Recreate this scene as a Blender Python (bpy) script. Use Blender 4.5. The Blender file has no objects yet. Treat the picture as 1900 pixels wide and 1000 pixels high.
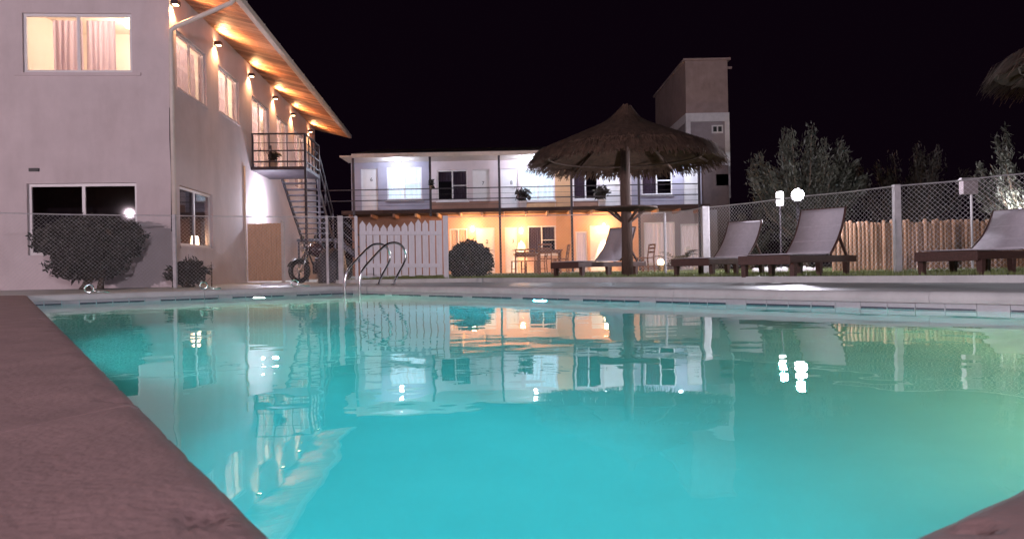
import bpy, math, random
from mathutils import Vector, Matrix
random.seed(7)
R = math.radians
sc = bpy.context.scene
col = sc.collection

# ------------------------------------------------------------------ camera
FPX, ROLL, CAMZ = 1320.0, R(1.09), 0.22
cam_d = bpy.data.cameras.new("camera")
cam_d.sensor_width = 36.0
cam_d.lens = FPX / 1900 * 36
cam_d.clip_start = 0.02
cam_d.clip_end = 600
cam_d.dof.use_dof = True
cam_d.dof.focus_distance = 13.0
cam_d.dof.aperture_fstop = 11.0
cam = bpy.data.objects.new("camera", cam_d)
col.objects.link(cam)
cam.matrix_world = Matrix.Translation((0, 0, CAMZ)) @ Matrix.Rotation(R(90), 4, 'X') @ Matrix.Rotation(-ROLL, 4, 'Z')
sc.camera = cam

# ------------------------------------------------------------------ night sky
world = bpy.data.worlds.new("World")
sc.world = world
world.use_nodes = True
wn = world.node_tree
wn.nodes.clear()
wo = wn.nodes.new("ShaderNodeOutputWorld")
add = wn.nodes.new("ShaderNodeAddShader")
bg1 = wn.nodes.new("ShaderNodeBackground")
bg2 = wn.nodes.new("ShaderNodeBackground")
sky = wn.nodes.new("ShaderNodeTexSky")
sky.sky_type = 'NISHITA'
sky.sun_disc = False
sky.sun_elevation = R(-8)
sky.sun_rotation = R(200)
wn.links.new(sky.outputs[0], bg1.inputs[0])
bg1.inputs[1].default_value = 0.05
bg2.inputs[0].default_value = (0.0026, 0.0009, 0.0028, 1)
bg2.inputs[1].default_value = 1.0
wn.links.new(bg1.outputs[0], add.inputs[0])
wn.links.new(bg2.outputs[0], add.inputs[1])
wn.links.new(add.outputs[0], wo.inputs[0])

vs = sc.view_settings
vs.view_transform = 'Standard'
vs.look = 'None'
vs.exposure = 0.15
vs.gamma = 1.0
vs.use_curve_mapping = False
cy = sc.cycles
cy.use_denoising = True
cy.caustics_reflective = False
cy.caustics_refractive = False
cy.sample_clamp_indirect = 6.0
cy.max_bounces = 10
cy.diffuse_bounces = 4
cy.transparent_max_bounces = 24

# ------------------------------------------------------------------ helpers
CR, SR = math.cos(ROLL), math.sin(ROLL)
def ray(px, py):
    dx = (px - 950) / FPX; dy = (500 - py) / FPX
    return dx * CR + dy * SR, -dx * SR + dy * CR
def at(px, py, D):
    x, z = ray(px, py)
    return Vector((x * D, D, CAMZ + z * D))
def gx(px, D, z=0.05):
    """world x of a photo column at depth D near the ground"""
    return ((px - 950) / FPX * CR) * D

class MB:
    def __init__(s): s.v = []; s.f = []
    def quad(s, a, b, c, d):
        n = len(s.v); s.v += [tuple(a), tuple(b), tuple(c), tuple(d)]; s.f.append((n, n+1, n+2, n+3)); return s
    def tri(s, a, b, c):
        n = len(s.v); s.v += [tuple(a), tuple(b), tuple(c)]; s.f.append((n, n+1, n+2)); return s
    def box(s, x0, x1, y0, y1, z0, z1):
        n = len(s.v)
        s.v += [(x0,y0,z0),(x1,y0,z0),(x1,y1,z0),(x0,y1,z0),(x0,y0,z1),(x1,y0,z1),(x1,y1,z1),(x0,y1,z1)]
        s.f += [(n,n+3,n+2,n+1),(n+4,n+5,n+6,n+7),(n,n+1,n+5,n+4),(n+1,n+2,n+6,n+5),(n+2,n+3,n+7,n+6),(n+3,n,n+4,n+7)]
        return s
    def hexa(s, p):   # 8 corners, order as in box
        n = len(s.v); s.v += [tuple(q) for q in p]
        s.f += [(n,n+3,n+2,n+1),(n+4,n+5,n+6,n+7),(n,n+1,n+5,n+4),(n+1,n+2,n+6,n+5),(n+2,n+3,n+7,n+6),(n+3,n,n+4,n+7)]
        return s
    def bar(s, p, q, w, h, up=(0,0,1)):
        p = Vector(p); q = Vector(q); d = (q-p).normalized(); up = Vector(up)
        if abs(d.dot(up)) > .98: up = Vector((1,0,0))
        r = d.cross(up).normalized(); u = r.cross(d)
        a, b = r*w/2, u*h/2
        return s.hexa([p-a-b, p+a-b, q+a-b, q-a-b, p-a+b, p+a+b, q+a+b, q-a+b])
    def tube(s, pts, r, n=8, cap=True):
        pts = [Vector(p) for p in pts]
        rs = r if isinstance(r, (list, tuple)) else [r]*len(pts)
        base = len(s.v); prev = None
        for i, p in enumerate(pts):
            d = (pts[min(i+1, len(pts)-1)] - pts[max(i-1, 0)]).normalized()
            if prev is None:
                a = Vector((0,0,1)) if abs(d.z) < .9 else Vector((1,0,0))
                u = d.cross(a).normalized()
            else:
                u = (prev - d*prev.dot(d)).normalized()
            prev = u; w = d.cross(u)
            for k in range(n):
                t = 2*math.pi*k/n
                s.v.append(tuple(p + (u*math.cos(t) + w*math.sin(t))*rs[i]))
        for i in range(len(pts)-1):
            for k in range(n):
                a = base+i*n+k; b = base+i*n+(k+1)%n
                s.f.append((a, b, b+n, a+n))
        if cap:
            s.f.append(tuple(base+k for k in range(n))[::-1])
            e = base+(len(pts)-1)*n
            s.f.append(tuple(e+k for k in range(n)))
        return s
    def lathe(s, prof, n=16, c=(0,0,0)):
        base = len(s.v)
        for (r, z) in prof:
            for k in range(n):
                t = 2*math.pi*k/n
                s.v.append((c[0]+r*math.cos(t), c[1]+r*math.sin(t), c[2]+z))
        for i in range(len(prof)-1):
            for k in range(n):
                a = base+i*n+k; b = base+i*n+(k+1)%n
                s.f.append((a, b, b+n, a+n))
        s.f.append(tuple(base+k for k in range(n))[::-1])
        e = base+(len(prof)-1)*n
        s.f.append(tuple(e+k for k in range(n)))
        return s
    def torus(s, c, axis, Rr, r, n=24, m=8):
        ax = Vector(axis).normalized(); a = Vector((0,0,1)) if abs(ax.z) < .9 else Vector((1,0,0))
        u = ax.cross(a).normalized(); w = ax.cross(u); base = len(s.v); c = Vector(c)
        for i in range(n):
            t = 2*math.pi*i/n; d = u*math.cos(t)+w*math.sin(t)
            for k in range(m):
                q = 2*math.pi*k/m
                s.v.append(tuple(c + d*(Rr+r*math.cos(q)) + ax*r*math.sin(q)))
        for i in range(n):
            for k in range(m):
                s.f.append((base+i*m+k, base+((i+1)%n)*m+k, base+((i+1)%n)*m+(k+1)%m, base+i*m+(k+1)%m))
        return s
    def mesh(s, name, mat, smooth=False):
        me = bpy.data.meshes.new(name); me.from_pydata(s.v, [], s.f); me.update()
        if mat: me.materials.append(mat)
        if smooth: me.polygons.foreach_set("use_smooth", [True]*len(me.polygons))
        return me
    def build(s, name, mat, parent=None, smooth=False, bevel=0):
        o = bpy.data.objects.new(name, s.mesh(name, mat, smooth)); col.objects.link(o)
        if parent is not None:
            o.parent = parent
            if parent.get("_w"): o.location = -parent.location
        if bevel:
            b = o.modifiers.new("bevel", 'BEVEL'); b.width = bevel; b.segments = 2; b.limit_method = 'ANGLE'
        return o

def tag(o, label=None, cat=None, group=None, kind=None):
    if label: o["label"] = label
    if cat: o["category"] = cat
    if group: o["group"] = group
    if kind: o["kind"] = kind
    return o
worldroots = []
def thing(name, label, cat, loc=(0,0,0), rz=0, group=None, world=False):
    """Empty at a thing's base; world=True: its parts are given in world coordinates"""
    o = bpy.data.objects.new(name, None); col.objects.link(o)
    o.empty_display_size = .1
    o.location = loc; o.rotation_euler = (0, 0, rz)
    if world: o["_w"] = 1; worldroots.append(o)
    return tag(o, label, cat, group)
def copy_tree(o, parent=None):
    c = o.copy(); col.objects.link(c); c.parent = parent
    for ch in list(o.children): copy_tree(ch, c)
    return c

def mat(name, c, rough=.7, metal=0, var=.12, scale=6, bump=0, bscale=40, c2=None, stretch=None, spec=.5, sss=0):
    m = bpy.data.materials.new(name); m.use_nodes = True
    nt = m.node_tree; b = nt.nodes["Principled BSDF"]
    b.inputs["Roughness"].default_value = rough; b.inputs["Metallic"].default_value = metal
    b.inputs["Specular IOR Level"].default_value = spec
    tc = nt.nodes.new("ShaderNodeTexCoord"); mp = nt.nodes.new("ShaderNodeMapping")
    nt.links.new(tc.outputs["Object"], mp.inputs[0])
    if stretch: mp.inputs["Scale"].default_value = stretch
    nz = nt.nodes.new("ShaderNodeTexNoise"); nz.inputs["Scale"].default_value = scale; nz.inputs["Detail"].default_value = 6
    nz.inputs["Roughness"].default_value = .65
    nt.links.new(mp.outputs[0], nz.inputs["Vector"])
    rp = nt.nodes.new("ShaderNodeValToRGB")
    lo = tuple(x*(1-var) for x in c) if c2 is None else c2
    hi = tuple(min(1, x*(1+var)) for x in c) if c2 is None else c
    rp.color_ramp.elements[0].position = .3; rp.color_ramp.elements[1].position = .7
    rp.color_ramp.elements[0].color = (*lo, 1); rp.color_ramp.elements[1].color = (*hi, 1)
    nt.links.new(nz.outputs["Fac"], rp.inputs[0]); nt.links.new(rp.outputs[0], b.inputs["Base Color"])
    if bump:
        n2 = nt.nodes.new("ShaderNodeTexNoise"); n2.inputs["Scale"].default_value = bscale; n2.inputs["Detail"].default_value = 5
        nt.links.new(mp.outputs[0], n2.inputs["Vector"])
        bp = nt.nodes.new("ShaderNodeBump"); bp.inputs["Strength"].default_value = bump; bp.inputs["Distance"].default_value = .01
        nt.links.new(n2.outputs["Fac"], bp.inputs["Height"]); nt.links.new(bp.outputs[0], b.inputs["Normal"])
    return m
def emit(name, c, s):
    m = bpy.data.materials.new(name); m.use_nodes = True
    nt = m.node_tree; nt.nodes.clear()
    o = nt.nodes.new("ShaderNodeOutputMaterial"); e = nt.nodes.new("ShaderNodeEmission")
    e.inputs[0].default_value = (*c, 1); e.inputs[1].default_value = s
    nt.links.new(e.outputs[0], o.inputs[0]); return m
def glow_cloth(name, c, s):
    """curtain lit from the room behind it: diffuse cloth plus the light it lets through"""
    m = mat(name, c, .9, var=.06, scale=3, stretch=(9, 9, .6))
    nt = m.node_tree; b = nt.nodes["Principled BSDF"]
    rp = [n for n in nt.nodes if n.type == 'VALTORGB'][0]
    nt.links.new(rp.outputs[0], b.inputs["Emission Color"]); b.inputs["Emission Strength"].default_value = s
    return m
def sheer(name, c):
    m = bpy.data.materials.new(name); m.use_nodes = True
    nt = m.node_tree; nt.nodes.clear()
    o = nt.nodes.new("ShaderNodeOutputMaterial"); mx = nt.nodes.new("ShaderNodeMixShader"); mx.inputs[0].default_value = .62
    d = nt.nodes.new("ShaderNodeBsdfDiffuse"); t = nt.nodes.new("ShaderNodeBsdfTranslucent")
    tc = nt.nodes.new("ShaderNodeTexCoord"); mp = nt.nodes.new("ShaderNodeMapping"); mp.inputs["Scale"].default_value = (7,7,.5)
    nz = nt.nodes.new("ShaderNodeTexNoise"); nz.inputs["Scale"].default_value = 2.5
    rp = nt.nodes.new("ShaderNodeValToRGB"); rp.color_ramp.elements[0].color = (*[x*.8 for x in c], 1); rp.color_ramp.elements[1].color = (*c, 1)
    nt.links.new(tc.outputs["Object"], mp.inputs[0]); nt.links.new(mp.outputs[0], nz.inputs["Vector"]); nt.links.new(nz.outputs["Fac"], rp.inputs[0])
    for b in (d, t): nt.links.new(rp.outputs[0], b.inputs["Color"])
    nt.links.new(d.outputs[0], mx.inputs[1]); nt.links.new(t.outputs[0], mx.inputs[2]); nt.links.new(mx.outputs[0], o.inputs[0])
    return m
def pane_glass(name, tint=(.9,.9,.9), refl=1.0):
    m = bpy.data.materials.new(name); m.use_nodes = True
    nt = m.node_tree; nt.nodes.clear()
    o = nt.nodes.new("ShaderNodeOutputMaterial"); mx = nt.nodes.new("ShaderNodeMixShader")
    t = nt.nodes.new("ShaderNodeBsdfTransparent"); g = nt.nodes.new("ShaderNodeBsdfGlossy"); fr = nt.nodes.new("ShaderNodeLayerWeight")
    fr.inputs[0].default_value = .5; g.inputs["Roughness"].default_value = .02
    pw = nt.nodes.new("ShaderNodeMath"); pw.operation = 'POWER'; pw.inputs[1].default_value = 4.0
    nt.links.new(fr.outputs["Facing"], pw.inputs[0])
    sc_ = nt.nodes.new("ShaderNodeMath"); sc_.operation = 'MULTIPLY_ADD'; sc_.inputs[1].default_value = .55 * refl; sc_.inputs[2].default_value = .04 * refl
    nt.links.new(pw.outputs[0], sc_.inputs[0])
    t.inputs[0].default_value = (*tint, 1)
    nt.links.new(sc_.outputs[0], mx.inputs[0])
    nt.links.new(t.outputs[0], mx.inputs[1]); nt.links.new(g.outputs[0], mx.inputs[2]); nt.links.new(mx.outputs[0], o.inputs[0])
    return m
def leafmat(name, c, c2):
    m = mat(name, c, .6, var=.3, scale=2.5, c2=c2)
    return m

def light(name, kind, loc, power, color, parent=None, size=.05, target=None, cone=110, blend=.6):
    d = bpy.data.lights.new(name, kind); d.energy = power; d.color = color
    d.shadow_soft_size = size
    if kind == 'SPOT': d.spot_size = R(cone); d.spot_blend = blend
    o = bpy.data.objects.new(name, d); col.objects.link(o)
    o.location = loc
    if target is not None:
        o.rotation_euler = (Vector(target) - Vector(loc)).to_track_quat('-Z', 'Y').to_euler()
    if parent is not None:
        o.parent = parent
        if parent.get("_w"): o.location = Vector(loc) - parent.location
    return o

WARM = (1.0, .50, .22); WARMW = (1.0, .72, .45); COOL = (.80, .82, 1.0); COLD = (.70, .80, 1.0)
M = {}
M['plaster'] = mat('plaster', (.66,.56,.565), .85, var=.07, scale=1.3, bump=.25, bscale=30)
def weather(m, amount=.22, tint=(.42,.33,.32)):
    """rain streaks and patches on render"""
    nt = m.node_tree; b = nt.nodes["Principled BSDF"]; src = b.inputs["Base Color"].links[0].from_socket
    tc = nt.nodes.new("ShaderNodeTexCoord"); mp = nt.nodes.new("ShaderNodeMapping"); mp.inputs["Scale"].default_value = (1.5,1.5,.42)
    nz = nt.nodes.new("ShaderNodeTexNoise"); nz.inputs["Scale"].default_value = 1.7; nz.inputs["Detail"].default_value = 8; nz.inputs["Roughness"].default_value = .7
    n2 = nt.nodes.new("ShaderNodeTexNoise"); n2.inputs["Scale"].default_value = .55; n2.inputs["Detail"].default_value = 7
    nt.links.new(tc.outputs["Object"], mp.inputs[0]); nt.links.new(mp.outputs[0], nz.inputs["Vector"]); nt.links.new(tc.outputs["Object"], n2.inputs["Vector"])
    ml = nt.nodes.new("ShaderNodeMath"); ml.operation = 'MULTIPLY'; nt.links.new(nz.outputs["Fac"], ml.inputs[0]); nt.links.new(n2.outputs["Fac"], ml.inputs[1])
    rp = nt.nodes.new("ShaderNodeValToRGB"); rp.color_ramp.elements[0].position = .22; rp.color_ramp.elements[1].position = .40
    rp.color_ramp.elements[0].color = (0,0,0,1); rp.color_ramp.elements[1].color = (amount,amount,amount,1)
    nt.links.new(ml.outputs[0], rp.inputs[0])
    mx = nt.nodes.new("ShaderNodeMix"); mx.data_type = 'RGBA'; mx.inputs[7].default_value = (*tint, 1)
    nt.links.new(rp.outputs[0], mx.inputs[0]); nt.links.new(src, mx.inputs[6]); nt.links.new(mx.outputs[2], b.inputs["Base Color"])
    return m
weather(M['plaster'], .26)
M['coping_grey'] = mat('coping_grey', (.54,.55,.54), .5, var=.14, scale=3, bump=.2, bscale=50)
M['concrete'] = mat('concrete', (.34,.21,.20), .7, var=.2, scale=5, bump=.3, bscale=70)
M['deck'] = mat('deck_concrete', (.52,.58,.56), .42, var=.2, scale=1.5, bump=.4, bscale=25)
M['earth'] = mat('lawn_soil', (.15,.17,.08), .95, var=.35, scale=3)
M['grass'] = leafmat('grass_blade', (.24,.28,.10), (.13,.17,.06))
M['paint'] = mat('pool_paint', (.24,.62,.62), .7, var=.10, scale=.8)
M['trim'] = mat('dark_trim_tile', (.05,.06,.09), .3)
M['tile'] = mat('waterline_tile', (.46,.48,.50), .3, var=.25, scale=3)
M['soffit'] = mat('soffit_wood', (.54,.25,.13), .55, var=.3, scale=3, stretch=(1.2,14,4), bump=.2)
M['roof'] = mat('roof_sheet', (.05,.045,.05), .7, var=.2)
M['gutter'] = mat('gutter_paint', (.72,.62,.55), .5, var=.1, scale=4)
M['frame'] = mat('window_frame', (.78,.74,.74), .4, var=.05)
M['pane'] = pane_glass('pane')
M['dark_pane'] = pane_glass('dark_pane', (.70,.68,.72), 1.4)
M['room'] = mat('room_wall', (.84,.76,.68), .9, var=.04)
M['dark_room'] = mat('unlit_room', (.10,.08,.09), .9)
M['black_metal'] = mat('dark_steel', (.05,.04,.05), .45, metal=.3, var=.3, scale=9)
M['zinc'] = mat('zinc_wire', (.62,.60,.62), .45, metal=.35, var=.15)
M['post'] = mat('fence_post', (.52,.49,.50), .8, var=.15, scale=8, bump=.3)
M['white_wood'] = mat('white_paint_wood', (.70,.67,.70), .7, var=.1, scale=4, stretch=(8,8,1), bump=.2)
M['steel'] = mat('stainless', (.75,.74,.75), .18, metal=1, var=.05)
M['thatch'] = mat('thatch', (.10,.055,.036), .95, var=.45, scale=9)
M['pole_wood'] = mat('pole_wood', (.10,.06,.045), .8, var=.35, scale=5, stretch=(9,9,1), bump=.4)
M['lounger_wood'] = mat('lounger_wood', (.085,.040,.032), .5, var=.35, scale=4, stretch=(2,12,12), bump=.2)
M['sling'] = mat('sling_fabric', (.58,.54,.58), .8, var=.08, scale=20, bump=.3, bscale=120)
M['door'] = mat('white_door', (.80,.77,.78), .5, var=.04)
M['ink'] = mat('black_paint', (.03,.03,.03), .5)
M['leaf_dark'] = leafmat('leaf_dark', (.060,.050,.040), (.032,.027,.022))
M['leaf_hedge'] = leafmat('leaf_hedge', (.06,.07,.05), (.03,.035,.03))
M['leaf_pale'] = leafmat('leaf_pale', (.060,.058,.042), (.024,.024,.018))
M['bark'] = mat('bark', (.10,.07,.05), .9, var=.3, scale=12, bump=.5)
M['brick'] = mat('render_brown', (.36,.26,.24), .9, var=.14, scale=3, bump=.3)
M['brickdim'] = mat('render_grey', (.34,.29,.30), .9, var=.14, scale=3, bump=.3)
M['band'] = mat('white_band', (.74,.70,.70), .85, var=.08)
M['timber'] = mat('tan_timber', (.56,.36,.24), .7, var=.2, scale=3, stretch=(10,10,1), bump=.2)
M['palisade'] = mat('palisade_wood', (.30,.165,.095), .8, var=.3, scale=3, stretch=(6,6,1), bump=.4)
M['bulb'] = emit('lamp_glass_white', (.90,.90,1.0), 60)
M['bulb_soft'] = emit('lantern_glass', (.97,.95,1.0), 9)
M['bulb_warm'] = emit('lamp_glass_warm', (1.0,.72,.38), 22)
M['bulb_cool'] = emit('lamp_glass_cool', (.85,.90,1.0), 25)
M['curtain'] = sheer('curtain_cloth', (.80,.66,.76))
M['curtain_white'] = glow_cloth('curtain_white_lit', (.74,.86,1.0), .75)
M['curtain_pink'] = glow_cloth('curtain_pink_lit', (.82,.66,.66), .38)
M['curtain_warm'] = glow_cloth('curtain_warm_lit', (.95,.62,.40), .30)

# ------------------------------------------------------------------ ground, deck, lawn, pool
N = Vector((-.02, .36)); L = Vector((-6.40, 9.40)); Fc = Vector((-2.90, 12.10)); Rr = Vector((4.56, 3.53))
POOL = [N, Rr, Fc, L]                       # counter-clockwise seen from above
def miter(i):
    p = POOL[i]; a = (p - POOL[i-1]).normalized(); b = (POOL[(i+1) % 4] - p).normalized()
    na = Vector((a.y, -a.x)); nb = Vector((b.y, -b.x))
    m = (na + nb).normalized(); return m / m.dot(na)
MIT = [miter(i) for i in range(4)]
def off(i, d): return POOL[i] + MIT[i]*d

g = MB()
inner = [off(i, .06) for i in range(4)]
out = [Vector((-160,-160)), Vector((160,-160)), Vector((160,200)), Vector((-160,200))]
# ring between the pool opening and the far edge of the sheet
order = [out[0], out[1], out[2], out[3]]
for i in range(4):
    j = (i+1) % 4
    g.quad((*order[i], -.02), (*order[j], -.02), (*inner[j], -.02), (*inner[i], -.02))
tag(g.build('ground', M['deck']), kind='structure')

ln = MB()
poly = [(-3.9,15.85), (-.55,14.25), (7.0,5.6), (15,-3.6), (70,-3.6), (70,90), (-3.9,90)]
n0 = len(poly)
ln.v = [(x,y,.05) for x,y in poly] + [(x,y,-.06) for x,y in poly]
ln.f = [tuple(range(n0))] + [(i, i+n0, (i+1)%n0+n0, (i+1)%n0) for i in range(n0)]
tag(ln.build('lawn', M['earth']), kind='structure')
kb = MB()
for a, b in ((0,1),(1,2),(2,3)):
    p = Vector((*poly[a], .02)); q = Vector((*poly[b], .02)); kb.bar(p, q, .09, .08)
tag(kb.build('lawn_kerb', M['coping_grey']), kind='structure')

def inside(x, y):
    c = False; j = n0-1
    for i in range(n0):
        xi, yi = poly[i]; xj, yj = poly[j]
        if (yi > y) != (yj > y) and x < (xj-xi)*(y-yi)/(yj-yi)+xi: c = not c
        j = i
    return c
gr = MB(); cnt = 0; rg = random.Random(3)
while cnt < 42000:
    y = 5 + 23*rg.random()**1.4; x = -3.8 + rg.random()*(4.5 + y*.8)
    if x > y*.85 or not inside(x, y) or y > 27.5: continue
    h = .025 + .04*rg.random(); a = rg.random()*6.28; w = .004+.004*rg.random(); t = .02*rg.random()
    dx, dy = math.cos(a), math.sin(a)
    gr.tri((x-dx*w, y-dy*w, .048), (x+dx*w, y+dy*w, .048), (x-dy*t, y+dx*t, .05+h)); cnt += 1
tag(gr.build('grass', M['grass']), 'short lawn grass beyond the pool deck', 'grass', kind='stuff')

# coping slabs
cop = thing('pool_coping', None, None); cop["kind"] = 'structure'
prof = [(-.035,-.085),(-.038,-.06),(-.036,-.03),(-.028,-.012),(-.012,-.003),(.012,0),(.08,.002),(.2,.002),(.34,.001),(.43,-.001),(.45,-.008),(.455,-.05)]
prof = [(d+.037, z) for d, z in prof]
nr = random.Random(5)
from mathutils import noise as mn
for i in range(4):
    j = (i+1) % 4; ln_e = (POOL[j]-POOL[i]).length
    k = max(2, round(ln_e/(1.15 if i in (0, 3) else 2.2))); 
    for s_ in range(k):
        near = (i in (0, 3)) and ((POOL[i].lerp(POOL[j], (s_+.5)/k)).length < 4.5)
        seg = 60 if near else 8
        t0 = s_/k + (.002/ln_e if s_ else 0); t1 = (s_+1)/k - (.002/ln_e if s_ < k-1 else 0)
        mb = MB(); dz = nr.uniform(-.001,.001)
        sub = prof
        if near:
            sub = []
            for a, b in zip(prof[:-1], prof[1:]):
                m_ = 6 if b[0]-a[0] > .05 else 2
                sub += [(a[0]+(b[0]-a[0])*q/m_, a[1]+(b[1]-a[1])*q/m_) for q in range(m_)]
            sub.append(prof[-1])
        P_ = len(sub)
        for q in range(seg+1):
            t = t0+(t1-t0)*q/seg
            for (d, z) in sub:
                p = off(i, d).lerp(off(j, d), t)
                nv = mn.noise(Vector((p.x*9, p.y*9, z*9)))*.0022 + mn.noise(Vector((p.x*38, p.y*38, z*30)))*.0007 if near else 0
                ch = 0
                if near and d < .067:
                    ch = -max(0, mn.noise(Vector((p.x*16+5, p.y*16, 3)))-.30)*.03
                mb.v.append((p.x, p.y, z+dz*.4+nv+ch))
        for q in range(seg):
            for w in range(P_-1):
                a = q*P_+w; mb.f.append((a, a+1, a+P_+1, a+P_))
        for cap in (tuple(range(P_))[::-1], tuple(seg*P_+w for w in range(P_))):
            c0 = len(mb.v); mb.v += [mb.v[w] for w in cap]; mb.f.append(tuple(range(c0, c0+P_)))
        mb.build('coping_slab', M['coping_grey'] if i in (1, 2) else M['concrete'], cop, smooth=True)

# basin
bs = MB(); bi = [off(i, .030) for i in range(4)]
zf = {0: -1.15, 1: -1.15, 2: -1.75, 3: -1.75}
for i in range(4):
    j = (i+1) % 4
    bs.quad((*bi[i], -.022), (*bi[j], -.022), (*bi[j], zf[j]), (*bi[i], zf[i]))
bs.quad(*[(*bi[i], zf[i]) for i in range(4)])
basin = tag(bs.build('pool_basin', M['paint']), kind='structure')
tl = {}
def tiles(i):
    j = (i+1) % 4; a, b = off(i, .029), off(j, .029); d = (b-a); le = d.length; d.normalize()
    nrm = Vector((-d.y, d.x)); n = int(le/.2)
    me = MB().box(-.0988,.0988,-.004,.008,-.075,.075).mesh('tile', M['tile'])
    me2 = MB().box(-.094,.094,.007,.013,-.012,.012).mesh('trim_tile', M['trim'])
    for k in range(n):
        o = bpy.data.objects.new('tile', me); col.objects.link(o); o.parent = basin
        p = a + d*(k+.5)*le/n + nrm*.002
        o.location = (p.x, p.y, -.125); o.rotation_euler = (0,0,math.atan2(d.y, d.x))
        if k % 5 != 4:
            o2 = bpy.data.objects.new('trim_tile', me2); col.objects.link(o2); o2.parent = basin
            o2.location = (p.x, p.y, -.135); o2.rotation_euler = o.rotation_euler
tiles(1); tiles(2)

wt = MB(); wi = [off(i, .031) for i in range(4)]
wt.quad(*[(*p, -.135) for p in wi])
def watermat():
    m = bpy.data.materials.new('pool_water'); m.use_nodes = True
    nt = m.node_tree; nt.nodes.clear()
    o = nt.nodes.new("ShaderNodeOutputMaterial"); gl = nt.nodes.new("ShaderNodeBsdfGlass")
    gl.inputs["IOR"].default_value = 1.33; gl.inputs["Roughness"].default_value = 0.0
    gl.inputs["Color"].default_value = (.97, 1, 1, 1)
    tc = nt.nodes.new("ShaderNodeTexCoord"); mp = nt.nodes.new("ShaderNodeMapping")
    nt.links.new(tc.outputs["Object"], mp.inputs[0])
    n1 = nt.nodes.new("ShaderNodeTexNoise"); n1.inputs["Scale"].default_value = 1.6; n1.inputs["Detail"].default_value = 2.0
    n2 = nt.nodes.new("ShaderNodeTexNoise"); n2.inputs["Scale"].default_value = 5.0; n2.inputs["Detail"].default_value = 2.0
    for n in (n1, n2): nt.links.new(mp.outputs[0], n.inputs["Vector"])
    mm = nt.nodes.new("ShaderNodeMath"); mm.operation = 'MULTIPLY_ADD'; mm.inputs[1].default_value = .10
    nt.links.new(n2.outputs["Fac"], mm.inputs[0]); nt.links.new(n1.outputs["Fac"], mm.inputs[2])
    bp = nt.nodes.new("ShaderNodeBump"); bp.inputs["Strength"].default_value = 1.0; bp.inputs["Distance"].default_value = .0055
    nt.links.new(mm.outputs[0], bp.inputs["Height"]); nt.links.new(bp.outputs[0], gl.inputs["Normal"])
    nt.links.new(gl.outputs[0], o.inputs[0]); return m
tag(wt.build('pool_water', watermat()), kind='structure')

# underwater lamps set in the pool walls
def pool_lamp(i, t, power, color, label, em):
    j = (i+1) % 4; p = off(i, .029).lerp(off(j, .029), t); d = (POOL[j]-POOL[i]).normalized(); nrm = Vector((-d.y, d.x))
    z = -.48
    th = thing('pool_lamp', label, 'pool lamp', (p.x, p.y, z), math.atan2(nrm.y, nrm.x), 'underwater lamps in the pool walls')
    a = MB(); a.torus((.012,0,0), (1,0,0), .095, .016)
    a.build('rim', M['steel'], th, True)
    b = MB(); n = 20; b.v = [(.012, .085*math.cos(6.2832*k/n), .085*math.sin(6.2832*k/n)) for k in range(n)]; b.f = [tuple(range(n))]
    b.build('lens', em, th)
    light('pool_light', 'SPOT', (.05,0,0), power, color, th, .09, cone=172, blend=.5).rotation_euler = (0, R(-90), 0)
CY = (.08,.80,1.0)
M['lens_cyan'] = emit('lens_cyan', (.55,.95,1.0), 7); M['lens_warm'] = emit('lens_warm', (1.0,.9,.65), 7)
pool_lamp(1, .565, 250, CY, 'underwater lamp in the long wall on the lounger side of the pool', M['lens_warm'])
pool_lamp(3, .55, 265, (.12,.92,.94), 'underwater lamp in the long wall below the near brown coping', M['lens_cyan'])
pool_lamp(3, .86, 235, CY, 'underwater lamp in the long wall nearest the camera', M['lens_cyan'])
pool_lamp(1, .12, 170, (1.0,.74,.36), 'added warm underwater lamp tinting the right end of the pool', M['lens_warm'])  # added to turn the water greener towards the right
pool_lamp(0, .52, 50, (1.0,.80,.42), 'added warm underwater lamp in the short near wall of the pool', M['lens_warm'])  # also added, tints the near right water greener and paler
pool_lamp(2, .32, 420, (.85,1.0,.72), 'underwater lamp in the short far wall before the building', M['lens_cyan'])

# ------------------------------------------------------------------ wall builder
def holed_wall(mb, x0, x1, z0, z1, holes, y, th, swap=False):
    """wall in the x-z plane at y (front) .. y+th with rectangular openings; swap: in the y-z plane"""
    xs = sorted({x0, x1, *[h[0] for h in holes], *[h[1] for h in holes]}); zs = sorted({z0, z1, *[h[2] for h in holes], *[h[3] for h in holes]})
    def P(a, b, z): return (b, a, z) if swap else (a, b, z)
    for i in range(len(xs)-1):
        for k in range(len(zs)-1):
            cx, cz = (xs[i]+xs[i+1])/2, (zs[k]+zs[k+1])/2
            if any(h[0] < cx < h[1] and h[2] < cz < h[3] for h in holes): continue
            for yy in (y, y+th):
                mb.quad(P(xs[i],yy,zs[k]), P(xs[i+1],yy,zs[k]), P(xs[i+1],yy,zs[k+1]), P(xs[i],yy,zs[k+1]))
    for h in holes:
        a, b, c, d = h
        mb.quad(P(a,y,c), P(b,y,c), P(b,y+th,c), P(a,y+th,c)); mb.quad(P(a,y,d), P(b,y,d), P(b,y+th,d), P(a,y+th,d))
        mb.quad(P(a,y,c), P(a,y+th,c), P(a,y+th,d), P(a,y,d)); mb.quad(P(b,y,c), P(b,y+th,c), P(b,y+th,d), P(b,y,d))
    mb.quad(P(x0,y,z0), P(x0,y+th,z0), P(x0,y+th,z1), P(x0,y,z1)); mb.quad(P(x1,y,z0), P(x1,y+th,z0), P(x1,y+th,z1), P(x1,y,z1))
    mb.quad(P(x0,y,z1), P(x1,y,z1), P(x1,y+th,z1), P(x0,y+th,z1))
    return mb
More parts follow.
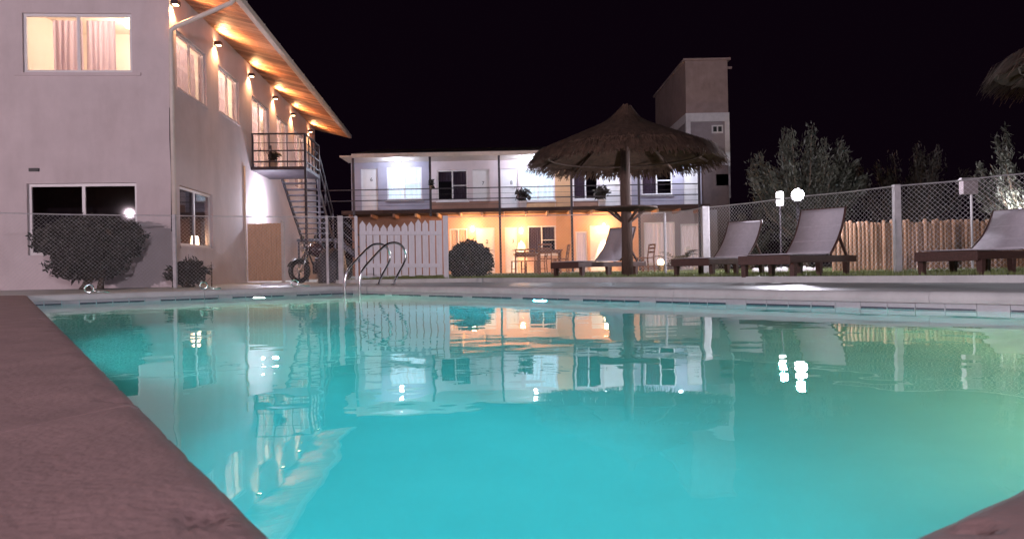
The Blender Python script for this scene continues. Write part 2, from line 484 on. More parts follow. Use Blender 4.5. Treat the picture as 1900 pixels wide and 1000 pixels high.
def window(root, h, y, swap, pane, sash=2, fw=.045, depth=.05, extra=None, sill=True, name='window'):
    """frame > panes, mullions; y is the frame's centre plane"""
    a, b, c, d = h
    def bx(mb, p0, p1, z0, z1, y0, y1):
        return mb.box(y0, y1, p0, p1, z0, z1) if swap else mb.box(p0, p1, y0, y1, z0, z1)
    m = MB(); e = .004
    a += e; b -= e; c += e; d -= e
    y0, y1 = y-depth/2, y+depth/2
    bx(m, a, b, c, c+fw, y0, y1); bx(m, a, b, d-fw, d, y0, y1)
    bx(m, a, a+fw, c+fw, d-fw, y0+.001, y1-.001); bx(m, b-fw, b, c+fw, d-fw, y0+.001, y1-.001)
    f = m.build(name, M['frame'], root)
    w = (b-a-2*fw)/sash
    for k in range(1, sash):
        q = a+fw+w*k
        bx(MB(), q-fw*.55, q+fw*.55, c+fw+.001, d-fw-.001, y0+.004, y1-.004).build('mullion', M['frame'], f)
    for k in range(sash):
        q = a+fw+w*k; pp = pane[k % len(pane)] if isinstance(pane, (list, tuple)) else pane
        bx(MB(), q+.002+(fw*.55 if k else 0), q+w-.002-(fw*.55 if k < sash-1 else 0), c+fw+.001, d-fw-.001, y-.004, y+.004).build('pane', pp, f)
    if extra:
        for (p0, p1, z0, z1) in extra: bx(MB(), p0, p1, z0, z1, y0+.006, y1-.006).build('glazing_bar', M['frame'], f)
    return f
def curtain(root, p0, p1, z0, z1, y, swap, m, folds=8, amp=.04, seed=0):
    mb = MB(); n = folds*8; r_ = random.Random(seed); ph = r_.random()*6; prev = None
    for k in range(n+1):
        t = k/n; p = p0+(p1-p0)*t
        o = amp*(math.sin(t*folds*6.283+ph)+.4*math.sin(t*folds*2.1*6.283+ph*2))
        sp = 1+.0*t
        mb.v += [((y+o*.6, p, z1) if swap else (p, y+o*.6, z1)), ((y+o*1.2, p+.02*math.sin(t*9), z0) if swap else (p+.02*math.sin(t*9), y+o*1.2, z0))]
    for k in range(n): mb.f.append((2*k, 2*k+1, 2*k+3, 2*k+2))
    return mb.build('curtain', m, root, True)

# ------------------------------------------------------------------ left building
AL = R(4.36); C0 = Vector((-7.41, 15.6, 0))
hb = thing('hotel_building', 'two storey pale plastered hotel block with wooden soffit at the left', 'building', C0, AL)
uo = (-3.08, -.80, 4.67, 5.96); lo_ = (-3.05, -.76, .72, 2.27)
holed_wall(MB(), -7.5, 0, -.02, 6.62, [uo, lo_], 0, .2).build('front_wall', M['plaster'], hb)
W1 = (.36, 2.28, 4.45, 5.76); W2 = (3.18, 4.95, 4.55, 5.78); W3 = (6.25, 8.25, 3.56, 5.72); W4 = (9.25, 10.9, 3.56, 5.76); W5 = (11.9, 13.9, 3.56, 5.8); WL = (.40, 2.55, .90, 2.26)
holed_wall(MB(), .2, 16, -.02, 6.62, [W1, W2, W3, W4, W5, WL], -.2, .2, True).build('side_wall', M['plaster'], hb)
ow = MB(); ow.box(-7.5, -7.3, .2, 16, -.02, 6.62); ow.box(-7.3, -.2, 15.8, 15.998, -.02, 6.62); ow.build('rear_wall', M['plaster'], hb)
fl = MB(); fl.box(-7.3, -.2, .2, 15.8, 3.3, 3.5); fl.build('floor_slab', M['room'], hb)
cl = MB(); cl.box(-7.3, -.2, .2, 15.8, 6.45, 6.6); cl.build('ceiling', M['room'], hb)
pt = MB()
pt.box(-7.3, -.2, 2.9, 3.0, 3.5, 6.45); pt.box(-7.3, -.2, 5.6, 5.7, 3.5, 6.45); pt.box(-3.6, -3.5, .2, 2.9, 3.5, 6.45); pt.box(-3.2, -3.1, 3, 15.8, 3.5, 6.45)
pt.build('partition', M['room'], hb)
dk = MB(); dk.box(-7.3, -.2, 3.0, 3.1, -.02, 3.3); dk.build('partition', M['dark_room'], hb)
# roof: low gable, eave over the side wall
rf = MB()
ev = 1.45; ez0, ez1 = 6.62, 6.24
rf.hexa([(-3.75,-.35,7.60),(ev,-.35,ez1+.09),(ev,16.2,ez1+.09),(-3.75,16.2,7.60),(-3.75,-.35,7.70),(ev,-.35,ez1+.17),(ev,16.2,ez1+.17),(-3.75,16.2,7.70)])
rf.hexa([(-8.6,-.35,6.35),(-3.755,-.35,7.60),(-3.755,16.2,7.60),(-8.6,16.2,6.35),(-8.6,-.35,6.45),(-3.755,-.35,7.70),(-3.755,16.2,7.70),(-8.6,16.2,6.45)])
roof = rf.build('roof', M['roof'], hb)
gb = MB(); gb.v = [(-7.5,0,6.62),(0,0,6.62),(0,0,6.66),(-3.75,0,7.55),(-7.5,0,6.5)]; gb.f = [(0,1,2,3,4)]; gb.build('gable', M['plaster'], hb)
nb = 84; bw = 16.5/nb
bm = MB(); bm.hexa([(.005,.017,6.60),(ev-.02,.017,ez1),(ev-.02,bw-.017,ez1),(.005,bw-.017,6.60),(.005,.017,6.62),(ev-.02,.017,ez1+.02),(ev-.02,bw-.017,ez1+.02),(.005,bw-.017,6.62)])
bmes = [bm.mesh('soffit_board', q) for q in (M['soffit'], mat('soffit_wood_dark', (.36,.15,.075), .55, var=.3, scale=3, stretch=(1.2,14,4)), mat('soffit_wood_pale', (.66,.34,.19), .55, var=.25, scale=3, stretch=(1.2,14,4)))]
for k in range(nb):
    o = bpy.data.objects.new('soffit_board', random.choice(bmes)); col.objects.link(o); o.parent = roof
    o.location = (0, -.33+k*bw, random.uniform(-.006,.006))
sb = MB(); sb.hexa([(.005,-.33,6.635),(ev-.02,-.33,ez1+.035),(ev-.02,16.17,ez1+.035),(.005,16.17,6.635),(.005,-.33,6.66),(ev-.02,-.33,ez1+.06),(ev-.02,16.17,ez1+.06),(.005,16.17,6.66)])
sb.build('soffit_backing', M['roof'], roof)
gu = MB(); gu.box(ev-.015, ev+.13, -.36, 16.22, ez1-.02, ez1+.13); gu.build('gutter', M['gutter'], roof, bevel=.02)
for k in range(11):
    MB().box(ev-.018, ev+.136, k*1.5+.3, k*1.5+.33, ez1-.025, ez1+.136).build('gutter_bracket', M['gutter'], roof)
dp = MB(); dp.tube([(ev+.05,-.28,ez1-.02),(ev-.05,-.25,ez1-.12),(.16,-.07,5.66),(.06,-.06,5.58),(.05,-.06,5.4),(.05,-.06,.02)], .05, 10)
dp.build('downpipe', M['gutter'], hb, True)
wd = MB(); wd.tube([(.02,5.28,.02),(.02,5.28,3.4)], .03, 6); wd.build('wall_pipe', M['gutter'], hb, True)
mb = MB(); mb.tube([(-.02,-.015,3.9),(-.025,-.02,3.2),(-.01,-.015,2.4),(-.03,-.02,1.2)], .012, 5); mb.build('cable', M['black_metal'], hb)
MB().box(-2.98,-2.78,-.04,.0,2.53,2.60).build('vent', M['ink'], hb)
# windows
f = window(hb, uo, .07, False, M['pane'], 2, .06)
curtain(f, -2.62, -1.98, 4.72, 5.9, .30, False, M['curtain'], 5, .035, 1)
curtain(f, -1.88, -1.28, 4.72, 5.9, .30, False, M['curtain'], 5, .035, 2)
MB().box(-3.25,-.62,-.03,.02,4.60,4.666).build('sill', M['plaster'], hb)
f = window(hb, lo_, .09, False, M['dark_pane'], 2, .06)
for k, (h, cs) in enumerate(((W1, [(.40, 1.28), (1.36, 2.24)]), (W2, [(3.2, 4.0), (4.1, 4.92)]), (W3, [(6.3, 7.1), (7.3, 8.2)]), (W4, [(9.3, 10.8)]), (W5, [(12.0, 13.0), (13.1, 13.85)]))):
    f = window(hb, h, -.08, True, M['pane'], 2, .05)
    for q, (a, b) in enumerate(cs): curtain(f, a, b, h[2]+.05, h[3]-.05, -.30, True, M['curtain'], 6, .03, 10+k*3+q)
    if h[2] > 4: MB().box(-.02,.03,h[0]-.05,h[1]+.05,h[2]-.05,h[2]-.004).build('sill', M['plaster'], hb)
window(hb, WL, -.09, True, M['dark_pane'], 2, .06)
MB().box(-.02,.035,WL[0]-.05,WL[1]+.05,WL[2]-.06,WL[2]-.004).build('sill', M['plaster'], hb)
# room lamps behind the lit windows
def room_lamp(x, y, label, power, z=6.2):
    w = C0 + Matrix.Rotation(AL, 3, 'Z') @ Vector((x, y, z))
    t = thing('ceiling_lamp', label, 'ceiling lamp', w, AL)
    MB().lathe([(.02,.25),(.03,.1),(.10,.08),(.12,.0),(.08,-.05),(.01,-.06)], 14).build('shade', M['bulb_warm'], t, True)
    light('room_light', 'POINT', (0,0,-.2), power, (1.0,.80,.64), t, .12)
room_lamp(-1.5, 1.5, 'warm ceiling lamp in the corner room behind the upper front window', 120)
room_lamp(-1.6, 4.3, 'warm ceiling lamp in the room behind the second side window', 200)
room_lamp(-1.6, 8.2, 'warm ceiling lamp in the room behind the landing door', 260)
room_lamp(-1.6, 12.5, 'warm ceiling lamp in the farthest upstairs room', 260)

# wall lamps under the soffit
RL = Matrix.Rotation(AL, 3, 'Z')
ords = ['nearest the building corner', 'second from the building corner', 'third from the building corner', 'fourth from the building corner', 'fifth from the building corner', 'farthest from the building corner']
for k, y in enumerate((.12, 2.95, 5.95, 8.78, 11.4, 14.6)):
    t = thing('wall_lamp', 'up and down wall lamp under the wooden soffit, ' + ords[k], 'wall lamp', C0 + RL @ Vector((0, y, 6.24)), AL, 'wall lamps under the soffit')
    h = MB(); h.box(.03,.17,-.09,-.08,-.05,.05); h.box(.03,.17,.08,.09,-.05,.05); h.box(.16,.172,-.08,.08,-.05,.05); h.box(.0,.03,-.06,.06,-.04,.04)
    h.build('housing', M['black_metal'], t)
    MB().box(.035,.155,-.075,.075,-.035,-.03).build('lens', M['bulb_warm'], t)
    MB().box(.035,.155,-.075,.075,.03,.035).build('lens', M['bulb_warm'], t)
    light('down_light', 'SPOT', (.09,0,-.045), 135, WARM, t, .03, cone=130, blend=.7).rotation_euler = (0,0,0)
    light('up_light', 'SPOT', (.09,0,.045), 230, WARM, t, .03, target=(.72,0,.34), cone=150, blend=.8)
# bulkhead lamp near the stairs
t = thing('bulkhead_lamp', 'bright white bulkhead lamp on the side wall beside the stairs', 'wall lamp', C0 + RL @ Vector((0, 6.8, 2.33)), AL)
MB().lathe([(.10,0),(.10,.03),(.09,.035)], 16).build('base', M['frame'], t).rotation_euler = (0, R(90), 0)
MB().lathe([(.085,.036),(.08,.07),(.055,.10),(.01,.115)], 16).build('globe', M['bulb'], t, True).rotation_euler = (0, R(90), 0)
light('bulkhead_light', 'POINT', (.42,0,.02), 210, COOL, t, .08)

# ------------------------------------------------------------------ metal staircase
st = thing('metal_staircase', 'dark steel staircase with railed landing on the side of the hotel', 'staircase', C0, AL)
BL = M['black_metal']
MB().box(.006,1.65,6.0,8.2,3.38,3.48).build('landing', BL, st)
for (x,y,z) in ((.06,6.04,3.38),(.06,8.16,3.38)):
    MB().box(x-.025,x+.025,y-.025,y+.025,3.48,4.5).build('rail_post', BL, st)
for (x,y) in ((1.62,6.04),(1.62,8.16)):
    MB().box(x-.035,x+.035,y-.035,y+.035,-.02,4.5).build('support_post', BL, st)
for x in (.55,1.08): MB().box(x-.015,x+.015,6.03,6.055,3.48,4.46).build('rail_post', BL, st)
for z, w in ((4.46,.045),(4.2,.02),(3.95,.04),(3.62,.04)):
    MB().box(.03,1.59,6.04-w/2,6.04+w/2,z,z+w).build('rail_bar', BL, st)
    MB().box(1.62-w/2,1.62+w/2,6.08,8.12,z+.002,z+w+.002).build('rail_bar', BL, st)
for y in (6.6,7.1,7.65): MB().box(1.60,1.64,y-.015,y+.015,3.48,4.46).build('rail_post', BL, st)
nt_ = 10; z0s, z1s = 3.44, 1.52; y0s, y1s = 8.22, 11.1
for k in range(nt_):
    q = (k+1)/(nt_+1); y = y0s+(y1s-y0s)*q; z = z0s+(z1s-z0s)*q
    MB().box(.42,1.50,y-.12,y+.12,z-.02,z+.02).build('tread', BL, st)
for x in (.40,1.52): MB().bar((x,8.2,3.40),(x,11.1,1.5),.04,.18).build('stringer', BL, st)
MB().box(.2,1.68,11.1,12.2,1.42,1.52).build('mid_landing', BL, st)
for (x,y) in ((.26,11.16),(1.62,11.16),(.26,12.14),(1.62,12.14)): MB().box(x-.03,x+.03,y-.03,y+.03,-.02,1.42).build('support_post', BL, st)
for dz in (.95,.5): MB().bar((1.56,8.25,3.5+dz),(1.56,11.1,1.56+dz),.04,.04).build('hand_rail', BL, st)
for (y,z) in ((9.6,2.6),(11.08,1.52)): MB().box(1.54,1.58,y-.02,y+.02,z,z+.95).build('rail_post', BL, st)
for k in range(7):
    q = (k+1)/8; MB().box(1.7+1.5*q-.12,1.7+1.5*q+.12,11.15,12.15,1.5-1.5*q-.02,1.5-1.5*q+.02).build('tread', BL, st)
for y in (11.13,12.17): MB().bar((1.7,y,1.46),(3.25,y,-.0),.04,.16).build('stringer', BL, st)
for dz in (.9,.45): MB().bar((1.7,11.12,1.5+dz),(3.2,11.12,.05+dz),.035,.035).build('hand_rail', BL, st)
MB().box(3.17,3.21,11.1,11.14,-.02,.95).build('rail_post', BL, st)
# flower pot on the landing
t = thing('potted_plant', 'small potted plant on the steel landing of the stairs', 'plant', C0 + RL @ Vector((.6, 6.35, 3.48)), AL)
def leaf_cloud(n, fn, size, seed, asp=2.2):
    r_ = random.Random(seed); mb = MB()
    for _ in range(n):
        p = Vector(fn(r_)); a = Vector((r_.gauss(0,1), r_.gauss(0,1), r_.gauss(0,1))).normalized()
        b = a.cross(Vector((r_.gauss(0,1), r_.gauss(0,1), r_.gauss(0,1)))).normalized()
        s_ = size*(.6+.8*r_.random()); a *= s_*asp/2; b *= s_/2
        mb.quad(p-a, p-b*.9-a*.1, p+a, p+b*.9-a*.1)
    return mb
def ball(rx, ry, rz, c=(0,0,0), shell=.5, lump=.25, sd=0):
    def fn(r_):
        d = Vector((r_.gauss(0,1), r_.gauss(0,1), r_.gauss(0,1))).normalized()
        k = (shell+(1-shell)*r_.random())*(1+lump*mn.noise(d*2.3+Vector((sd,sd*1.7,0)))+lump*.5*mn.noise(d*5+Vector((sd,0,sd))))
        return (c[0]+d.x*rx*k, c[1]+d.y*ry*k, c[2]+d.z*rz*k)
    return fn
MB().lathe([(.09,0),(.12,.2),(.13,.22),(.11,.22),(.10,.18)], 12).build('pot', M['timber'], t)
leaf_cloud(120, ball(.2,.2,.2,(0,0,.38),.2), .07, 4).build('leaves', M['leaf_dark'], t)

# ------------------------------------------------------------------ tan screen gate beside the wall, motorbike
w = C0 + RL @ Vector((.02, 5.45, -.02))
t = thing('timber_gate', 'tan timber gate standing beside the hotel wall below the bulkhead lamp', 'gate', w, 0)
for k in range(7): MB().box(k*.142+.003, k*.142+.139, 0, .025, .04, 1.74).build('board', M['timber'], t)
for z in (.3, 1.45): MB().box(0, .995, .026, .06, z, z+.09).build('ledge', M['timber'], t)
MB().box(1.0,1.08,-.02,.07,0,1.8).build('gate_post', M['post'], t)
def motorbike():
    p = at(598, 500, 18.3)
    t = thing('motorbike', 'dark motorbike parked under the steel stairs behind the wire fence', 'motorbike', (p.x, 18.3, -.02), R(228))
    for x, nm in ((.66,'front'),(-.62,'rear')):
        wv = MB(); wv.torus((x,0,.30),(0,1,0),.245,.062,28,8); wh = wv.build('wheel', M['ink'], t, True)
        h = MB(); h.torus((x,0,.30),(0,1,0),.20,.012,24,6)
        h.tube([(x,-.06,.30),(x,.06,.30)],.04,10)
        for k in range(10):
            a = k*.628; h.tube([(x,0,.30),(x+.2*math.cos(a),0,.30+.2*math.sin(a))],.005,4)
        h.build('rim', M['steel'], wh)
        g_ = MB()
        pts = [Vector((x+.32*math.cos(a),0,.30+.32*math.sin(a))) for a in [R(20+14*q) for q in range(10)]]
        for a, b in zip(pts[:-1], pts[1:]): g_.bar(a, b, .13, .012)
        g_.build('mudguard', M['ink'], t)
    for s in (-1,1): MB().tube([(.66,s*.09,.30),(.42,s*.09,.86)],.026,8).build('fork', M['steel'], t, True)
    MB().tube([(.40,-.36,.98),(.36,-.2,1.04),(.44,-.06,.95),(.44,.06,.95),(.36,.2,1.04),(.40,.36,.98)][::1],.014,8).build('handlebar', M['steel'], t, True)
    hl = MB().lathe([(.02,-.02),(.07,.0),(.09,.09),(.085,.10)],14).build('headlight', M['steel'], t, True); hl.location = (.47,0,.86); hl.rotation_euler = (0,R(90),0)
    fr = MB(); fr.tube([(.40,0,.80),(.05,0,.62),(-.30,0,.60),(-.62,0,.30)],.025,8); fr.tube([(.40,0,.78),(.22,0,.34),(-.2,0,.26),(-.62,0,.30)],.022,8); fr.tube([(-.3,.1,.6),(-.62,.1,.30)],.02,6); fr.build('frame', BL, t)
    tk = MB(); tk.tube([(.38,0,.80),(.28,0,.84),(.1,0,.83),(-.08,0,.74)],[.07,.17,.18,.10],12); tk.build('fuel_tank', mat('tank_paint',(.06,.03,.035),.25), t, True)
    se = MB(); se.tube([(-.05,0,.74),(-.2,0,.75),(-.45,0,.77),(-.70,0,.80)],[.08,.12,.12,.06],10); se.build('seat', M['ink'], t, True)
    en = MB(); en.box(-.22,.20,-.15,.15,.22,.54); en.box(-.55,-.25,-.13,.13,.45,.70); en.tube([(.05,0,.48),(.14,0,.64)],.09,10); en.build('engine', M['black_metal'], t, bevel=.02)
    MB().tube([(.12,.13,.34),(-.1,.16,.22),(-.7,.17,.30)],[.02,.03,.045],8).build('exhaust', M['steel'], t, True)
    MB().tube([(-.05,-.1,.26),(-.02,-.28,0.0)],.012,6).build('kickstand', M['steel'], t)
    for s in (-1,1): MB().tube([(.38,s*.22,1.03),(.36,s*.26,1.14)],.006,5).build('mirror_stem', M['steel'], t); 
    for s in (-1,1):
        m_ = MB().lathe([(.045,0),(.05,.01),(.045,.02)],10).build('mirror', M['ink'], t); m_.location = (.36,s*.27,1.15); m_.rotation_euler = (0,R(80),0)
motorbike()
# dark tarpaulin over something stored beside the bike
p = at(617, 500, 17.3); tm = MB(); n1_, n2_ = 26, 12
for i in range(n2_+1):
    v = i/n2_
    for k in range(n1_):
        a = 6.2832*k/n1_; e = 2.6
        cx_, sy_ = math.copysign(abs(math.cos(a))**(2/e), math.cos(a)), math.copysign(abs(math.sin(a))**(2/e), math.sin(a))
        sh = 1-.55*max(0, v-.55)**1.4*2.2 if v < 1 else .02
        nn_ = 1+.10*mn.noise(Vector((cx_*2.2, sy_*2.2, v*2.5)))+.05*math.sin(a*9)*(1-v)
        tm.v.append((.32*cx_*sh*nn_, .38*sy_*sh*nn_, .84*(v**.8)*(1+.05*mn.noise(Vector((cx_*2,sy_*2,4))))))
for i in range(n2_):
    for k in range(n1_): tm.f.append((i*n1_+k, i*n1_+(k+1)%n1_, (i+1)*n1_+(k+1)%n1_, (i+1)*n1_+k))
tp = tm.build('tarpaulin_heap', mat('dark_tarpaulin', (.035,.035,.045), .5, bump=.3), None, True); tp.location = (p.x, 17.3, -.02)
tag(tp, 'dark tarpaulin draped over a heap beside the parked motorbike', 'tarpaulin')
# small warm lamp standing in the room behind the lower side window
w = C0 + RL @ Vector((-.40, 2.40, 0)); t = thing('table_lamp', 'small warm lamp glowing behind the lower side window of the hotel', 'lamp', (w.x, w.y, -.02), AL)
MB().lathe([(.11,0),(.11,.03),(.03,.05),(.025,.95),(.05,.97)],12).build('stand', BL, t, True)
MB().lathe([(.05,.98),(.10,1.0),(.085,1.22),(.06,1.24)],14).build('shade', M['bulb_warm'], t, True)
light('lamp_light', 'POINT', (.0,-.2,1.1), 4, WARM, t, .08)

# ------------------------------------------------------------------ far two storey block
YW, YF = 31.0, 29.7
fb = thing('motel_block', 'long two storey motel block with numbered doors and an upper walkway', 'building', (0, YW, 0.05), 0, world=True)
def fx(px, py=350, D=YW): return at(px, py, D).x
def fz(py, px=950, D=YW): return at(px, py, D).z
P1 = mat('wall_grey', (.36,.34,.42), .85, var=.08, scale=2, bump=.2)
P2 = mat('wall_pink', (.66,.56,.58), .85, var=.06, scale=2, bump=.2)
P3 = mat('wall_orange', (.62,.36,.20), .85, var=.1, scale=2, bump=.2)
P4 = mat('wall_brown', (.33,.18,.13), .85, var=.12, scale=3, bump=.2)
P5 = mat('wall_apricot', (.74,.45,.31), .85, var=.06, scale=2, bump=.2)
P6 = mat('wall_mauve', (.30,.27,.30), .85, var=.06, scale=2, bump=.2)
Z1, ZT, Z0 = 2.80, 5.05, .08
X = lambda px: fx(px)
upper = [  # px range, material, holes (windows px,px,z0,z1), doors
    (652, 799, P1, [(718,783,3.35,4.76)], [(670,701)]),
    (799, 927, P2, [(811,868,3.25,4.60)], [(877,909)]),
    (927, 1030, P2, [(967,1029,3.2,4.58)], [(930,961)]),
    (1030, 1060, P3, [], []),
    (1060, 1172, P2, [(1063,1110,3.2,4.5)], [(1114,1150)]),
    (1172, 1302, P1, [(1190,1248,3.35,4.6)], [(1269,1297)]),
]
for (a, b, m, wins, doors) in upper:
    hs = [(X(p)+.001, X(q)-.001, z0, z1) for p, q, z0, z1 in wins] + [(X(p), X(q), Z1+.001, 4.72 if p < 720 else 4.60) for p, q in doors]
    holed_wall(MB(), X(a)+.001, X(b)-.001, Z1, ZT, hs, YW, .2).build('wall_bay', m, fb)
lower = [
    (652, 830, P4, [], []),
    (830, 931, P5, [(832,866,.9,2.05)], [(881,916)]),
    (931, 1031, P5, [(977,1030,.85,2.1)], [(935,958)]),
    (1031, 1061, P3, [], []),
    (1061, 1186, P5, [(1066,1088,.14,1.82)], [(1093,1130)]),
    (1186, 1330, P6, [(1193,1251,.35,2.16)], [(1261,1298)]),
]
for (a, b, m, wins, doors) in lower:
    hs = [(X(p)+.001, X(q)-.001, z0, z1) for p, q, z0, z1 in wins] + [(X(p), X(q), Z0+.001, 2.06) for p, q in doors]
    holed_wall(MB(), X(a)+.001, X(b)-.001, Z0-.1, Z1-.15, hs, YW, .2).build('wall_bay', m, fb)
MB().box(X(799)+.02, X(927)-.02, YW-.03, YW-.002, Z1+.002, 3.22).build('dado', P4, fb)
MB().box(X(964), X(1030)-.02, YW-.03, YW-.002, Z1+.002, 3.12).build('dado', P3, fb)
MB().box(X(1064), X(1112), YW-.03, YW-.002, Z1+.002, 3.12).build('dado', P4, fb)
MB().box(X(652)-.3, X(1330), YW+2.5, YW+2.6, -.1, ZT).build('rear_wall', M['dark_room'], fb)
MB().box(X(652)-.3, X(1330), YW+.2, YW+2.5, Z1-.16, Z1-.01).build('floor_slab', M['dark_room'], fb)
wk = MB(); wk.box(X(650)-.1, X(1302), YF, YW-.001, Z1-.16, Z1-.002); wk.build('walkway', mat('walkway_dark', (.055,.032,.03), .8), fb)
for k in range(17):
    x = X(660)+k*.92
    MB().box(x-.04, x+.04, YF+.02, YW-.01, Z1-.30, Z1-.162).build('joist', M['timber'] if 2 < k < 15 else P4, fb)
rfm = MB()
rfm.hexa([(fx(652,292,YF-.36),YF-.35,5.06),(X(1310),YF-.35,5.06),(X(1310),YW+3,6.0),(fx(652,292,YF-.36),YW+3,6.0),(fx(652,292,YF-.36),YF-.35,5.12),(X(1310),YF-.35,5.12),(X(1310),YW+3,6.06),(fx(652,292,YF-.36),YW+3,6.06)])
rf2 = rfm.build('roof', M['roof'], fb)
MB().box(fx(652,292,YF-.36),X(1310),YF-.38,YF-.352,4.94,5.10).build('fascia', M['gutter'], rf2)
MB().box(X(652)-.1,X(1302),YF-.34,YW,4.985,5.04).build('soffit', M['gutter'], rf2)
for px in (657, 799.5, 927.5, 1061, 1186, 1298):
    x = fx(px, 400, YF); MB().box(x-.045,x+.045,YF-.05,YF+.04,.05 if px > 900 else Z1-.3,4.98).build('walkway_post', BL, fb)
for py in (347.5, 367.5):
    z = fz(py, 950, YF); MB().box(fx(560,400,YF),fx(1300,400,YF),YF-.015,YF+.015,z-.02,z+.02).build('rail_bar', BL, fb)
for z in (fz(358,950,YF), fz(378,950,YF)):
    MB().box(fx(654,400,YF),fx(1300,400,YF),YF-.005,YF+.005,z-.006,z+.006).build('rail_wire', BL, fb)
def number(txt, loc, h, root):
    cu = bpy.data.curves.new('number', 'FONT'); cu.body = txt; cu.size = h*1.4; cu.align_x = 'CENTER'; cu.align_y = 'CENTER'; cu.extrude = .004
    o = bpy.data.objects.new('tmp', cu); col.objects.link(o)
    dg = bpy.context.evaluated_depsgraph_get(); me = bpy.data.meshes.new_from_object(o.evaluated_get(dg)); bpy.data.objects.remove(o)
    me.materials.clear(); me.materials.append(M['ink'])
    n_ = bpy.data.objects.new('number', me); col.objects.link(n_); n_.parent = root
    n_.location = Vector(loc); n_.rotation_euler = (R(90),0,0)
def doorleaf(p, q, z0, z1, num, nz=4.2, hs=1):
    a, b = X(p), X(q)
    fr = MB(); fr.box(a+.002,a+.05,YW+.05,YW+.14,z0+.004,z1-.002); fr.box(b-.05,b-.002,YW+.05,YW+.14,z0+.004,z1-.002); fr.box(a+.051,b-.051,YW+.051,YW+.139,z1-.05,z1-.003)
    fr.build('door_frame', M['frame'], fb)
    d = MB(); d.box(a+.053,b-.053,YW+.07,YW+.115,z0+.01,z1-.055); do = d.build('door', M['door'], fb)
    kx = b-.12 if hs > 0 else a+.12
    kn = MB(); kn.tube([(kx,YW+.068,z0+1.0),(kx,YW+.02,z0+1.0)],.018,8); kn.tube([(kx,YW+.02,z0+1.0),(kx-.11*hs,YW+.02,z0+1.0)],.012,8); kn.build('handle', M['steel'], do)
    if num: number(num, ((a+b)/2+.08, YW+.066, nz), .16, do)
doorleaf(670,701,Z1,4.72,'6',4.25); doorleaf(877,909,Z1,4.60,'7',4.0,-1); doorleaf(930,961,Z1,4.60,'8',4.0); doorleaf(1114,1150,Z1,4.60,None); doorleaf(1269,1297,Z1,4.60,'10',4.20)
doorleaf(881,916,Z0,2.06,'2',1.45); doorleaf(935,958,Z0,2.06,'3',1.45); doorleaf(1093,1130,Z0,2.06,None); 
def fwin(p, q, z0, z1, pane, cur, sash=2, bars=True, cur_rng=None, seed=0):
    h = (X(p)+.001, X(q)-.001, z0, z1); mid = (h[0]+h[1])/2
    ex = [(mid+.03, h[1]-.05, (z0+z1)/2-.02, (z0+z1)/2+.02)] if bars else None
    f = window(fb, h, YW+.07, False, pane, sash, .055, .06, ex)
    if cur:
        a, b = cur_rng if cur_rng else (h[0]+.02, h[1]-.02)
        curtain(f, a, b, z0+.03, z1-.03, YW+.17, False, cur, 7, .03, seed)
    MB().box(h[0]-.06,h[1]+.06,YW-.05,YW+.03,z0-.06,z0-.003).build('sill', M['frame'], fb)
fwin(718,783,3.35,4.76,M['pane'],M['curtain_white'],seed=1)
fwin(811,868,3.25,4.60,M['dark_pane'],M['curtain'],cur_rng=(X(840),X(867)),seed=11)
curtain(fb, X(812)+.02, X(839), 4.12, 4.57, YW+.17, False, M['curtain'], 5, .025, 12)
fwin(967,1029,3.2,4.58,M['pane'],M['curtain_white'],bars=False,seed=2)
fwin(1063,1110,3.2,4.5,M['dark_pane'],M['curtain'],cur_rng=(X(1064),X(1086)),seed=3,bars=False)
fwin(1190,1248,3.35,4.6,M['dark_pane'],M['curtain'],cur_rng=(X(1191),X(1219)),seed=4)
curtain(fb, X(1005), X(1029), 1.45, 2.07, YW+.17, False, M['curtain'], 5, .025, 13)
fwin(832,866,.9,2.05,M['pane'],M['curtain_warm'],seed=5,bars=False)
fwin(977,1030,.85,2.1,M['dark_pane'],M['curtain'],cur_rng=(X(978),X(1004)),seed=6)
fwin(1066,1088,.14,1.82,M['pane'],M['curtain_pink'],1,False,seed=7)
fwin(1193,1251,.35,2.16,M['pane'],M['curtain_pink'],2,False,seed=8)
h = (X(1261)+.001,X(1298)-.001,Z0+.002,2.06); f = window(fb, h, YW+.07, False, M['pane'], 1, .06, .06, None, name='glazed_door'); curtain(f, h[0]+.02,h[1]-.02,.12,2.0,YW+.3,False,M['curtain_pink'],6,.03,9)
for q in (P1, P2, P5, P6): weather(q, .25)
weather(M['brick'], .35, (.16,.11,.10)); weather(M['brickdim'], .35, (.14,.11,.11)); weather(M['band'], .3)
ts = MB(); ts.box(X(652), X(1335), 27.2, YW-.001, -.06, .075); ts.build('terrace', M['deck'], fb)

